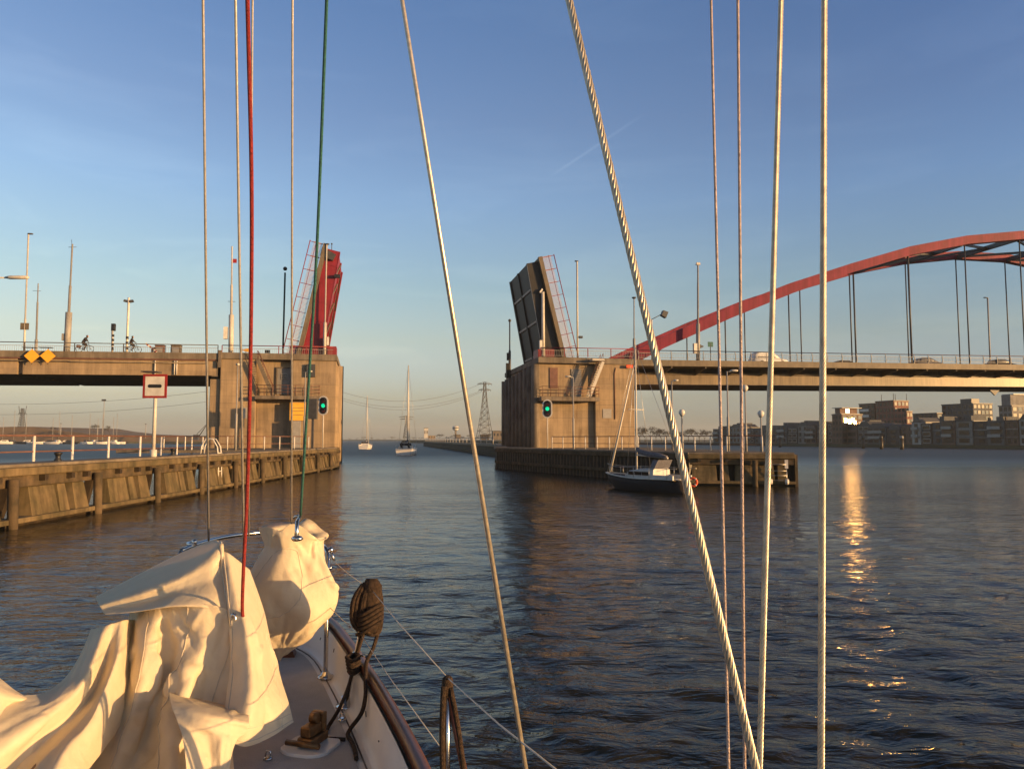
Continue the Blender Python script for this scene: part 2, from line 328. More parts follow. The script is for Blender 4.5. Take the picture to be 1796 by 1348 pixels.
# formwork seams: shallow grooves proud strips
q = MB()
for z in (4.2, 6.7, 9.1): q.box(s1+.05, s2-.05, -.012, 0, z, z+.03); q.box(s3+.05, s4-.7, -.012, 0, z-.3, z-.27)
q.build('formwork_seam', M['concrete_dark'], LP)
a, b = sb(484), sb(508); z0, z1 = zb(490, 691, .9), zb(490, 646, .9)
dr = part('door', M['doorgrey'], LP, (a, b, .8, .88, z0, z1))
part('door_frame', M['concrete_dark'], dr, (a-.12, a, .72, .9, z0, z1+.12), (b, b+.28, .6, .9, z0, z1+.12), (a, b, .72, .9, z1, z1+.12))
wa, wb = sb(491), sb(501); zw0, zw1 = zb(495, 664), zb(495, 655)
q = MB(); q.box(wa, wb, .77, .8, zw0, zw1)
o = q.build('door_window', M['glassdark'], dr)
q = MB()
for i in range(4): x = wa+(wb-wa)*i/3; q.box(x-.02, x+.02, .74, .77, zw0, zw1)
for i in range(4): z = zw0+(zw1-zw0)*i/3; q.box(wa, wb, .735, .742, z-.02, z+.02)
q.build('window_bars', M['steel_grey'], dr)
part('wall_box', M['dark'], LP, (sb(537), sb(552), -.35, 0, zb(540, 661), zb(540, 639)))
part('electric_cabinet', M['steel_grey'], LP, (sb(513), sb(529), -.5, 0, 2.1, zb(520, 738)))
part('wall_plate', M['steel_grey'], LP, (sb(423), sb(434), -.06, 0, zb(430, 733), zb(430, 714)))
# balcony
a, b, z0, z1 = sb(450), sb(562), zb(500, 700, -1), zb(500, 694, -1)
part('balcony_slab', M['concrete_dark'], LP, (a, b, -1.2, .9, z0, z1))
q = MB()
for k in range(9):
    s = a+.1+(b-a-.2)*k/8; q.tube([(s, -1.15, z1), (s, -1.15, z1+1.1)], .03, 6)
for h in (.4, .75, 1.1): q.tube([(a+.05, 0, z1+h), (a+.05, -1.15, z1+h), (b-.05, -1.15, z1+h), (b-.05, 0, z1+h)], .03, 6)
q.build('balcony_railing', M['railbrown'], LP)
def stair(root, p, q_, w, n, m_str, m_tr):
    p, q_ = Vector(p), Vector(q_)
    st = MB(); st.bar(p+Vector((0, 0, .0)), q_, .08, .34); o = st.build('stair', m_str, root)
    st = MB(); st.bar(p+Vector((0, w, 0)), q_+Vector((0, w, 0)), .08, .34); st.build('stringer', m_str, o)
    st = MB()
    for i in range(n):
        c = p.lerp(q_, (i+.5)/n); st.box(c.x-.15, c.x+.15, c.y+.05, c.y+w-.05, c.z-.02, c.z+.03)
    st.build('tread', m_tr, o)
    st = MB()
    for y in (0, w):
        st.tube([p+Vector((0, y, .95)), q_+Vector((0, y, .95))], .03, 6)
        for k in range(4): c = p.lerp(q_, k/3)+Vector((0, y, 0)); st.tube([c, c+Vector((0, 0, .95))], .025, 6)
    st.build('stair_rail', M['railbrown'], o)
stair(LP, (sb(452), -1.05, zb(452, 632)), (sb(480), -1.05, z1+.05), .85, 15, M['concrete_dark'], M['galv'])
# steel fender columns on the channel face
for i in range(8):
    d = .9+i*2.55; q = MB(); q.tube([(-.12, d, -2), (-.12, d, zb(585, 642, d))], .38, 12); q.build('fender_column', M['concrete'], LP)
# right pier -------------------------------------------------------------
RP = bthing('bridge_pier', 'tan concrete bridge pier with dark ribbed channel face beside the boat with the life ring', 'pier')
a0, a1, a2 = sb(946), sb(1044), sb(1113)
q = MB(); q.box(a0, a1, .5, 20, -2, 11.6); q.box(a1, a2, 0, 20, -2, 11.6); q.build('pier_wall', M['concrete'], RP, bevel=.06)
q = MB(); q.box(a0-.15, a2+.1, -.18, 20.2, 11.603, 12.18); q.box(a0-.05, a2, -.08, 20, 12.183, 12.3); q.build('coping', M['concrete_deck'], RP, bevel=.03)
q = MB()
for z in (4.4, 6.9, 9.3): q.box(a1+.05, a2-.05, -.012, 0, z, z+.03)
q.box(a0+.05, a1-.05, .488, .5, 5.4, 5.43)
q.build('formwork_seam', M['concrete_dark'], RP)
for i in range(9):
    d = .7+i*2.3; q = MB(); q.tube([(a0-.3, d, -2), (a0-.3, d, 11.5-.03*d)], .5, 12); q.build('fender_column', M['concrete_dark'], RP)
part('vent_panel', M['railbrown'], RP, (sb(966), sb(980), .40, .5, zb(970, 680), zb(970, 644)))
a, b, z0, z1 = sb(945), sb(1046), zb(1000, 703, -1), zb(1000, 696, -1)
part('balcony_slab', M['concrete_dark'], RP, (a, b, -1.3, .5, z0, z1))
q = MB()
for k in range(8):
    s = a+.1+(b-a-.2)*k/7; q.tube([(s, -1.25, z1), (s, -1.25, z1+1.15)], .03, 6)
for h in (.4, .75, 1.15): q.tube([(a+.05, 0, z1+h), (a+.05, -1.25, z1+h), (b-.05, -1.25, z1+h), (b-.05, 0, z1+h)], .03, 6)
q.build('balcony_railing', M['railbrown'], RP)
dz0, dz1 = z1, zb(1015, 645)
part('door', M['doorgrey'], RP, (sb(1004), sb(1022), .42, .5, dz0, dz1-.1))
part('stair_landing', M['steel_light'], RP, (sb(1034), sb(1055), -1.25, 0, zb(1040, 634), zb(1040, 631)))
stair(RP, (sb(1053), -1.15, zb(1053, 636)), (sb(1029), -1.15, z1+.05), .95, 15, M['steel_light'], M['galv'])
part('wall_plate', M['steel_grey'], RP, (sb(1057), sb(1072), -.05, 0, zb(1065, 733), zb(1065, 717)))
q = MB(); q.tube([(sb(1078), -.05, zb(1078, 735)), (sb(1078), -.05, zb(1078, 655)), (sb(1080), -.05, zb(1080, 645))], .05, 6); q.build('conduit', M['railbrown'], RP)
part('wall_bracket', M['dark'], RP, (a2, a2+.35, .3, .7, zb(1105, 676), zb(1105, 660)))

# ---------------------------------------------------------------- left approach span
S = bthing('approach_span', 'tan concrete approach span carrying the cyclists above the walkway rail', 'bridge span')
sL, sR = -75.0, sb(383)
part('deck_slab', M['concrete_deck'], S, (sL, sR, -.2, 17, 11.35, 12.0), k=KS)
part('edge_line', M['railbrown'], S, (sL, sR, -.14, 0, 11.22, 11.347), k=KS)
zg0, zg1 = 9.68, 11.22
sj = sb(32)
part('girder', M['concrete'], S, (sj+.25, sR-.35, .05, 16.6, zg0, zg1-.003), k=KS)
part('girder', M['concrete'], S, (sL, sj-.25, .05, 16.6, zg0, zg1-.003), k=KS)
part('girder_joint', M['concrete_dark'], S, (sj-.25, sj+.25, .5, 16.6, zg0+.1, zg1-.003), k=KS)
q = MB(); q.tube([(sL, -.12, 11.0), (sb(120), -.12, 11.0), (sb(122), -.12, 10.95), (sR-1, -.12, 10.95)], .06, 6); q.build('service_pipe', M['concrete_deck'], S, k=KS)
q = MB()
for u in (272, 306, 310): s = sb(u, 650); q.tube([(s, -.08, zg0+.05), (s, -.08, zg1-.05)], .07, 6)
q.build('drain_pipe', M['steel_light'], S, k=KS)
def bridge_railing(name, label, s_from, s_to, d, rail_m, post_m, spacing, h=1.0, pick=True, curved=False, zdeck=0.0, panel_m=None):
    r_ = bthing(name, label, 'railing'); zd = ZR(0)-1.0+zdeck
    n = round((s_to-s_from)/spacing)
    for i in range(n+1):
        s = s_from+(s_to-s_from)*i/n; q = MB()
        if curved:
            q.bar((s, d+.02, zd-.35), (s, d-.10, zd+.25), .09, .07); q.bar((s, d-.10, zd+.25), (s, d-.06, zd+.7), .08, .06); q.bar((s, d-.06, zd+.7), (s, d+.03, zd+h), .07, .06)
            q.box(s-.12, s+.12, d-.02, d+.1, zd-.42, zd-.15)
        else: q.box(s-.04, s+.04, d-.04, d+.04, zd, zd+h)
        q.build('post', post_m, r_, k=KS)
    q = MB(); q.tube([(s_from, d+(.03 if curved else 0), zd+h), (s_to, d+(.03 if curved else 0), zd+h)], .045, 8); q.build('top_rail', rail_m, r_, k=KS)
    if pick: picket_panel(s_from, s_to, d, zd+.15, zd+h-.32, panel_m or M['steel_grey'], r_, .2, .02)
    return r_
bridge_railing('bridge_railing', 'thin dark railing with fine bars along the cyclists’ span', -62, sR-.2, .1, M['dark'], M['dark'], 4.6)
bridge_railing('bridge_railing', 'dark red railing on top of the pier with the yellow notice', sR+.2, -.3, .1, M['railred'], M['railred'], 3.1)
bridge_railing('bridge_railing', 'red railing on top of the ribbed pier by the stairs', a0+.2, a2, .1, M['railred'], M['railred'], 2.9, zdeck=.28, h=1.03)
# kerb and far side railing of the deck seen through the near one
bridge_railing('bridge_railing', 'dark railing on the far edge of the deck behind the cyclists', -62, -.5, 16.7, M['dark'], M['dark'], 4.6, pick=False)
# ---------------------------------------------------------------- arch span
A = bthing('arch_span', 'long road span hung from two red steel arches', 'bridge span')
e0, e1 = a2+.05, 148.0
zd = 11.87
part('walkway_slab', M['fascia'], A, (e0, e1, -.25, 3.2, 11.2, zd+.05), k=KS)
part('road_slab', M['concrete_deck'], A, (e0, e1, 3.203, 16.4, 11.15, zd), k=KS)
part('girder', M['girder'], A, (e0, e1, 3.0, 3.3, 9.36, 10.5), k=KS)
part('girder_flange', M['girder'], A, (e0, e1, 2.8, 3.5, 9.26, 9.357), k=KS)
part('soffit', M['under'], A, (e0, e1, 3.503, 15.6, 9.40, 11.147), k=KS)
n = int((e1-e0)/4.3)
for i in range(n+1):
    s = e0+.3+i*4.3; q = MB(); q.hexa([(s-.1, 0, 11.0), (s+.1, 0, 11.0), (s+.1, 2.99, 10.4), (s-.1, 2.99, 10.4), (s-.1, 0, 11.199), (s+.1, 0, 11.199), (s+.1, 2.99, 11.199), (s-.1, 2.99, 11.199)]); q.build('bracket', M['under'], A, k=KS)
part('upper_flange', M['girder'], A, (e0, e1, 2.7, 3.35, 10.503, 10.6), k=KS)
q = MB(); z = 10.66
pts = []
for i in range(int((e1-e0)/3.0)): s = e0+i*3.0; pts += [(s, 2.62, z), (s+1.5, 2.62, z-.1)]
q.tube(pts, .05, 6); q.build('cable_bundle', M['girder'], A, k=KS)
HS = 8.66; S0 = 46.2
zj = {-2: 10.9, -1: 15.05, 0: 18.9, 1: 22.4, 2: 25.3, 3: 27.95, 4: 29.85, 5: 30.98}
def zarch(i): return zj[i] if i <= 5 else zj[11-i]
sj_ = {i: S0+HS*i for i in range(-2, 14)}
rib_pts = [(sj_[i], zarch(i)) for i in range(-2, 14)]
for d, lab in ((2.0, None), (13.0, None)):
    q = MB(); D = 1.28
    top = []; bot = []
    for k, (s, z) in enumerate(rib_pts):
        p0 = Vector(rib_pts[max(k-1, 0)]); p1 = Vector(rib_pts[min(k+1, len(rib_pts)-1)]); t = (p1-p0).normalized(); n_ = Vector((t.y, -t.x))
        dd = D*(1.25 if k in (0, 15) else 1.0)*(.88 if 4 <= k <= 11 else 1)
        top.append((s, z)); bot.append((s+n_.x*dd, z+n_.y*dd))
    for k in range(len(top)-1):
        a, b, c, e = top[k], top[k+1], bot[k+1], bot[k]
        f0, f1 = d-.5, d+.5
        q.hexa([(e[0], f0, e[1]), (c[0], f0, c[1]), (c[0], f1, c[1]), (e[0], f1, e[1]), (a[0], f0, a[1]), (b[0], f0, b[1]), (b[0], f1, b[1]), (a[0], f1, a[1])])
    rib = q.build('arch_rib', M['arch'], A)
    for i in range(-1, 13):
        q = MB(); w = .085 if i != 3 else .12; q.tube([(sj_[i], d, ZR(sj_[i])-1.1), (sj_[i], d, zarch(i)-1.2)], w, 8); q.build('hanger', M['dark'], A)
for i in range(3, 9):       # struts and wind bracing between the ribs
    q = MB(); z = zarch(i)-.9; q.bar((sj_[i], 2.5, z), (sj_[i], 12.5, z), .45, .6); q.build('strut', M['dark'], A)
    if i < 8:
        z2 = zarch(i+1)-.9; zm = (z+z2)/2; sm = (sj_[i]+sj_[i+1])/2
        q = MB(); q.bar((sj_[i], 2.5, z), (sj_[i+1], 7.5, z2), .3, .3); q.bar((sj_[i], 12.5, z), (sj_[i+1], 7.5, z2), .3, .3); q.build('wind_brace', M['dark'], A)
q = MB(); q.prism([(sb(1733), 9.9), (sb(1756), 9.9), (sb(1744), 9.2)], 2.3, 2.5, 'y'); q.build('clearance_mark', M['dark'], A, k=0) if False else None
m_ = MB(); sx = sb(1744, 690, 2.2); zt = zb(1744, 686, 2.2); m_.prism([(sx-.75, zt+.15), (sx+.75, zt+.15), (sx, zt-.55)], 2.1, 2.3, 'y'); m_.build('height_marker', M['dark'], A)
bridge_railing('bridge_railing', 'long railing of curved grey posts along the arch span', e0+.4, 146, -.15, M['railbrown'], M['steel_grey'], 2.02, curved=True, zdeck=.15, panel_m=M['steel_grey'])
# ---------------------------------------------------------------- bascule leaves
def leaf(label, s_piv, z_piv, ang, side, m_girder, m_under, Wd=10.6, Ln=12.4, gd=2.2, d0=.9):
    """side=+1: leaf of the left pier (road faces -s). Local axes: l along the leaf, t from road to underside."""
    Lr = bthing('bascule_leaf', label, 'bascule leaf')
    l = Vector((math.cos(ang)*side, 0, math.sin(ang))); t = Vector((math.sin(ang)*side, 0, -math.cos(ang)))
    P = lambda a, b, d: Vector((s_piv, d, z_piv)) + l*a + t*b
    def bx(q, a0, a1, b0, b1, y0, y1, b0e=None, b1e=None):
        b0e = b0 if b0e is None else b0e; b1e = b1 if b1e is None else b1e
        q.hexa([P(a0, b0, y0), P(a1, b0e, y0), P(a1, b0e, y1), P(a0, b0, y1), P(a0, b1, y0), P(a1, b1e, y0), P(a1, b1e, y1), P(a0, b1, y1)])
    q = MB(); bx(q, 0, Ln, 0, .3, d0, d0+Wd); q.build('road_plate', M['fascia'], Lr)
    q = MB(); bx(q, -.2, Ln, -.05, .42, d0-.5, d0-.02); q.build('edge_beam', M['fascia'], Lr)
    for y in (d0+.02, d0+Wd/2, d0+Wd-.5):
        q = MB(); bx(q, 0, Ln-.4, .303, gd, y, y+.3, None, gd*.72)
        g = q.build('main_girder', m_girder, Lr)
        q = MB(); bx(q, 0, Ln-.4, gd, gd+.08, y-.03, y+.48, gd*.72, gd*.72+.08)
        for k in range(1, 6):
            a = Ln*k/6; bx(q, a-.04, a+.04, .31, gd*(1-.28*k/6)-.02, y-.03, y)
        q.build('flange', m_girder, g)
    for k in range(6):
        a = .4+(Ln-1.2)*k/5; q = MB(); bx(q, a, a+.25, .303, gd*(.8-.2*k/6), d0+.35, d0+Wd-.6); q.build('cross_beam', m_under, Lr)
    for k in range(4):
        q = MB(); y = d0+1.6+k*1.9; bx(q, .2, Ln-.5, .303, .8, y, y+.2); q.build('stringer', m_under, Lr)
    q = MB()
    for k in (range(5) if side > 0 else ()):
        a = .5+(Ln-1.2)*k/5; a2 = .5+(Ln-1.2)*(k+1)/5
        for y0, y1 in (((d0+.4, d0+Wd/2)) , ((d0+Wd-.6, d0+Wd/2))): q.bar(P(a, gd*(1.0-.28*k/5), y0), P(a2, gd*(1.0-.28*(k+1)/5), y1), .16, .16)
    if side > 0: q.build('lattice_brace', M['fascia'], Lr)
    # underside plating of the lower part
    q = MB(); bx(q, 0, Ln*.97, gd*.93, gd*.94, d0+.33, d0+Wd-.53, gd*.68, gd*.69); q.build('bottom_plate', m_under, Lr)
    if side < 0:
        for k in range(3):      # pale flanges crossing the underside
            a = Ln*(.12+.30*k); q = MB(); bx(q, a, a+.22, gd*(.96-.27*(.12+.3*k)), gd*(1.0-.27*(.12+.3*k)), d0+.4, d0+Wd-.6); q.build('cross_flange', M['steel_grey'], Lr)
        q = MB(); bx(q, 0, Ln*.96, gd+.082, gd+.11, d0+.0, d0+.14, gd*.72+.082, gd*.72+.11); q.build('corner_strip', M['steel_grey'], Lr)
    # railing standing off the road face
    h = 1.5
    q = MB()
    for k in range(9): a = Ln*k/8*.99; q.bar(P(a, -.1, d0-.3), P(a, -h, d0-.3), .06, .06)
    q.tube([P(0, -h, d0-.3), P(Ln, -h, d0-.3)], .05, 6); q.tube([P(0, -h*.55, d0-.3), P(Ln, -h*.55, d0-.3)], .03, 6)
    q.build('leaf_railing', M['railred'], Lr)
    q = MB()
    for k in range(90): a = Ln*(k+.5)/90; q.bar(P(a, -.12, d0-.3), P(a, -h*.72, d0-.3), .02, .06)
    q.build('infill_bars', M['violet'], Lr)
    return Lr, P
LLf, PL = leaf('raised red bascule leaf leaning from the pier with the yellow notice', sb(521, 615, .9), 11.9, R(78), 1, M['red'], M['red'], Ln=12.6, gd=2.45)
# counterweight hood and tip housing of the left leaf
q = MB(); q.box(sb(505), sb(588), .6, 3.2, 12.03, 13.0); q.build('machinery_guard', M['railred'], LLf)
q = MB(); q.hexa([PL(11.2, -.1, .5), PL(12.2, -.1, .5), PL(12.2, -.1, 2.4), PL(11.2, -.1, 2.4), PL(11.0, 1.3, .5), PL(11.7, 1.5, .5), PL(11.7, 1.5, 2.4), PL(11.0, 1.3, 2.4)]); q.build('tip_lock', M['dark'], LLf)
q = MB(); q.box(-.16, .16, -.16, .16, -.12, .12)
for v in q.v[:]: pass
q = MB(); c = PL(9.4, 1.9, .6); q.box(c.x-.05, c.x+.55, c.y-.2, c.y+.2, c.z-.2, c.z+.15); q.build('navigation_light', M['black'], LLf)
c = PL(12.1, .9, 1.5); q = MB(); q.tube([c, c+Vector((0, 0, .9))], .04, 6); q.ball(c+Vector((0, 0, .9)), .1, 8); q.build('lightning_rod', M['dark'], LLf)
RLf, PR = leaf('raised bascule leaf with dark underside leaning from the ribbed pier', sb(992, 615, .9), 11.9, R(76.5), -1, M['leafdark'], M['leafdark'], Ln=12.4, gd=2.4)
q = MB(); q.box(sb(946), sb(975), .6, 3.0, 12.31, 13.25); q.build('machinery_guard', M['railred'], RLf)
# ---------------------------------------------------------------- fender docks
def fender(name, label, Apt, Bpt, width, side, starts, pitch, zt=2.15, open_gap=True, lit=True, deckw=None):
    """guide structure between two points; local x runs from A to B, +y = away from the fairway when side=1"""
    Av, Bv = Vector((*Apt, 0)), Vector((*Bpt, 0)); L_ = (Bv-Av).length; rz = math.atan2(Bv.y-Av.y, Bv.x-Av.x)
    root = thing(name, Av, rz, label, 'dock'); s = side
    def yb(a, b): return (a*s, b*s) if s > 0 else (b*s, a*s)
    def bx(q, x0, x1, a, b, z0, z1): y0, y1 = yb(a, b); q.box(x0, x1, y0, y1, z0, z1)
    q = MB(); bx(q, 0, L_, 0, deckw or width, zt-.12, zt); q.build('deck', M['concrete_deck'], root, bevel=.03)
    q = MB(); bx(q, -.1, L_+.05, -.12, .45, zt-.40, zt-.123); q.build('cap_beam', M['mossy'], root, bevel=.03)
    q = MB(); bx(q, 0, L_, .02, .6, zt-.80, zt-.403); q.build('wale_beam', M['timber'], root, bevel=.03)
    q = MB(); bx(q, 0, L_, -.22, .3, .14, .32); q.build('low_wale', M['mossy'], root, bevel=.03)
    q = MB(); bx(q, 0, L_, .25, .7, -1.5, .13); q.build('waterline_sheeting', M['wetwood'], root)
    rnd = random.Random(int(L_*10))
    x = starts
    while x < L_-.3:
        for (o, w) in ((0, 1.62), (1.72, .62), (2.72, .95)):      # raking concrete panels
            if x+o+w > L_: continue
            q = MB(); y0a, y1a = yb(.14, .5); y0b, y1b = yb(-.08, .5); o += rnd.uniform(-.06, .06); tp = rnd.uniform(.03, .09)
            q.hexa([(x+o, y0b, .30), (x+o+w, y0b, .30), (x+o+w, y1b, .30), (x+o, y1b, .30), (x+o+tp, y0a, zt-.82), (x+o+w-tp, y0a, zt-.82), (x+o+w-tp, y1a, zt-.82), (x+o+tp, y1a, zt-.82)])
            q.build('panel', M['mossy'], root, bevel=.02)
        if x+4.3 > L_: break
        q = MB(); xx = x+3.95; q.tube([(xx, -.26*s, -1), (xx, -.2*s, zt-.5)], .17, 8); q.build('pile', M['timber'], root)
        if x+5.2 > L_: break
        q = MB(); q.bar((x+4.25, .55*s, .1), (x+5.15, .75*s, zt-.8), .3, .3); q.build('raking_brace', M['wetwood'], root)
        for o in (.5, 2.2, 3.3):
            q = MB(); q.box(x+o-.1, x+o+.1, *yb(-.2, .05), zt-.62, zt-.42); q.build('bolt_plate', M['wetwood'], root)
        x += pitch
    return root, rz
LF, _ = fender('fender_dock', 'long mossy fender dock with the white ladder and the red framed sign', (-16.75, 16.0), (-18.0, 77.1), 1.4, 1, -1.2+1.0, 5.3)
# rounded end and platform in front of the pier
q = MB(); q.prism([(-18.0, 77.1), (-19.4, 77.1), (-33, 75.6), (-33, 62), (-19.2, 62)], 1.85, 2.1, 'z'); o = q.build('dock_platform', M['concrete_deck']); tag(o, 'concrete dock platform at the foot of the pier with the yellow notice', 'dock platform')
def dock_end(label, cx, cy, r, z):
    t = thing('mooring_dolphin', (cx, cy, 0), 0, label, 'fender')
    q = MB(); q.lathe([(r, -1.5), (r, z), (r-.1, z+.08)], n=14); q.build('timber_shell', M['timber'], t)
    q = MB(); q.lathe([(r+.08, z-.5), (r+.08, z-.2)], n=14); q.build('band', M['wetwood'], t)
    return t
dock_end('brown round timber head ending the fender dock with the sign', -18.45, 77.0, .62, 2.1)
# right hand docks
R0, R1, R2 = (-1.6, 77.1), (11.55, 48.6), (18.05, 47.6)
def sheet_dock(label, Apt, Bpt, m, zt=2.15, wd=1.2, s=1, m2=None):
    Av, Bv = Vector((*Apt, 0)), Vector((*Bpt, 0)); L_ = (Bv-Av).length; rz = math.atan2(Bv.y-Av.y, Bv.x-Av.x); t = thing('sheet_pile_dock', Av, rz, label, 'dock')
    yb = lambda a, b: (a*s, b*s) if s > 0 else (b*s, a*s)
    q = MB(); n = int(L_/.55); pts = []
    for i in range(n):      # corrugated sheeting
        x = L_*i/n; w = L_/n; pts += [(x, 0), (x+w*.3, 0), (x+w*.5, .16*s), (x+w*.8, .16*s)]
    pts.append((L_, 0)); pts += [(L_, .5*s), (0, .5*s)]
    q.prism(pts, -1.5, zt-.45, 'z'); q.build('sheeting', m, t)
    q = MB(); q.box(-.1, L_, *yb(-.12, .5), zt-.447, zt-.1); q.build('cap_beam', m2 or m, t, bevel=.03)
    q = MB(); q.box(0, L_, *yb(-.06, wd), zt-.097, zt); q.build('deck', M['concrete_deck'], t)
    q = MB(); q.box(.2, L_-.2, *yb(-.2, -.02), .55, .8); q.build('rubbing_strip', M['timber'], t)
    return t
sheet_dock('dark brown sheet pile dock running past the boat with the life ring', R0, R1, M['wetwood'], s=1, m2=M['timber'])
FR, _ = fender('fender_dock', 'short sunlit fender dock with globe lamps and white mooring ladder', R1, R2, 1.2, 1, .15, 3.6)
part('back_boards', M['wetwood'], FR, (0, 6.5, .8, .95, -1.5, 2.0))
q = MB(); q.prism([(-1.2, 77.3), (11.9, 49.8), (18.0, 48.9), (19.9, 53.2), (15.5, 84), (3.2, 79.9), (-1.0, 98), (-2.4, 98)], 1.8, 2.08, 'z'); tag(q.build('dock_platform', M['concrete_deck']), 'concrete dock platform at the foot of the ribbed pier', 'dock platform')
sheet_dock('dark sheet pile wall below the ribbed channel face of the pier', (-2.5, 126.5), (-1.6, 77.3), M['wetwood'], s=1)
J = sheet_dock('long low jetty running away beyond the ribbed pier', (-38.9, 327), (-2.5, 126.7), M['wetwood'], s=1, wd=5)
q = MB(); tag(q.prism([(18.07, 47.6), (18.25, 47.58), (20.1, 53.2), (19.9, 53.25)], -1, 2.0, 'z').build('dock_end_wall', M['timber']), 'brown timber end wall closing the sunlit fender dock', 'wall')
# hand rails on the docks
def dock_rail(label, pts, h=1.15, sp=2.2, rail=None, r=.05):
    t = thing('dock_railing', pts[0], 0, label, 'railing'); o = Vector(pts[0])
    rail_run(t, [Vector(p)-o for p in pts], h, M['white'], rail or M['railbrown'], sp, r, (.45,), rail_r=.035); return t
dock_rail('railing with white posts on the platform below the yellow notice', [(-29.5, 63, 2.1), (-22.5, 63.5, 2.1), (-18.6, 68, 2.1)], sp=1.7)
dock_rail('railing with white posts at the foot of the ribbed pier', [(3.9, 72, 2.1), (10.6, 64.0, 2.1)], sp=1.5)
dock_rail('railing with white posts behind the sunlit fender dock', [(10.8, 63.6, 2.1), (17.9, 53.2, 2.1)], sp=1.5)
WK = thing('walkway', (-29.6, 40, 0), math.atan2(27, 1.6), 'low walkway with tall white posts and brown rails behind the fender dock', 'walkway')
part('deck', M['concrete_deck'], WK, (-6, 27, -.6, .6, 1.0, 1.25))
q = MB(); q.tube([(-6, -.4, 3.2), (27, -.4, 3.25)], .06, 6); q.build('top_rail', M['railbrown'], WK)
q = MB(); q.tube([(-6, -.4, 2.24), (27, -.4, 2.3)], .05, 6); q.build('mid_rail', M['railbrown'], WK)
for i, x in enumerate((-.6, 1.4, 5.0, 8.6, 12.5, 16.5, 19.5, 22, 24.5, 26.5)):
    q = MB(); q.tube([(x, -.4, -.8), (x, -.4, 3.2)], .085 if i < 6 else .07, 8); q.build('post', M['white'], WK)
# ---------------------------------------------------------------- objects on the docks
def board_sign():
    p = atY(268, 800, 36.2); t = thing('waterway_sign', (p.x, p.y, 2.0), R(2), 'white square sign with red border and black bar on a tall post', 'sign')
    q = MB(); q.tube([(0, .05, 0), (0, .05, .5)], .16, 10); q.tube([(0, .05, .4), (0, .05, 3.95)], .085, 10); q.build('post', M['steel_light'], t)
    zc_ = 3+(770-677)*36.2/1300; w = .585; z = zc_-2.0
    q = MB(); q.box(-w, w, -.05, -.02, z-w, z+w); b = q.build('board', M['red_sign'], t, bevel=.01)
    q = MB(); q.box(-w+.12, w-.12, -.056, -.0501, z-w+.11, z+w-.11); q.build('white_field', M['white'], b)
    pts = []
    for k in range(9): a = -math.pi/2+math.pi*k/8; pts.append((.25+.085*math.cos(a), z+.085*math.sin(a)))
    for k in range(9): a = math.pi/2+math.pi*k/8; pts.append((-.25+.085*math.cos(a), z+.085*math.sin(a)))
    q = MB(); q.prism(pts, -.062, -.0561, 'y'); q.build('black_bar', M['black'], b)
    q = MB(); q.box(-.5, .25, -.5, .12, z+w+.07, z+w+.12); q.build('lamp_hood', M['dark'], t)
    for s_ in (-.45, .4): pass
M['red_sign'] = mat('sign_red', (.30, .022, .018), .4, scale=3, var=.1)
board_sign()
def ladder():
    p = atY(372, 800, 44); t = thing('ladder', (-17.72, 44.4, 0), R(91), 'white curved top ladder on the face of the long fender dock', 'ladder')
    for x in (-.25, .25):
        q = MB(); q.tube([(x, -.34, .15), (x, -.30, 1.9), (x, -.22, 2.55), (x, .05, 3.0), (x, .45, 3.05), (x, .7, 2.6), (x, .75, 2.15)], .04, 8); q.build('side_rail', M['white'], t)
    for k in range(8): q = MB(); z = .3+k*.27; q.tube([(-.25, -.32, z), (.25, -.32, z)], .03, 6); q.build('rung', M['white'], t)
ladder()
def bollard(x, y, label):
    t = thing('bollard', (x, y, 2.15), 0, label, 'bollard', None); t.scale = (.75, .75, .55)
    q = MB(); q.lathe([(.2, 0), (.18, .1), (.12, .25), (.13, .45), (.2, .55), (.18, .64), (.05, .68)], n=12); q.build('post', M['black'], t)
    q = MB(); q.lathe([(.3, 0), (.3, .04)], n=12); q.build('base_plate', M['dark'], t)
bollard(-17.5, 28.7, 'black bollard on the fender dock nearest the frame edge'); bollard(-18.0, 39.5, 'black bollard on the fender dock between the sign and the ladder')
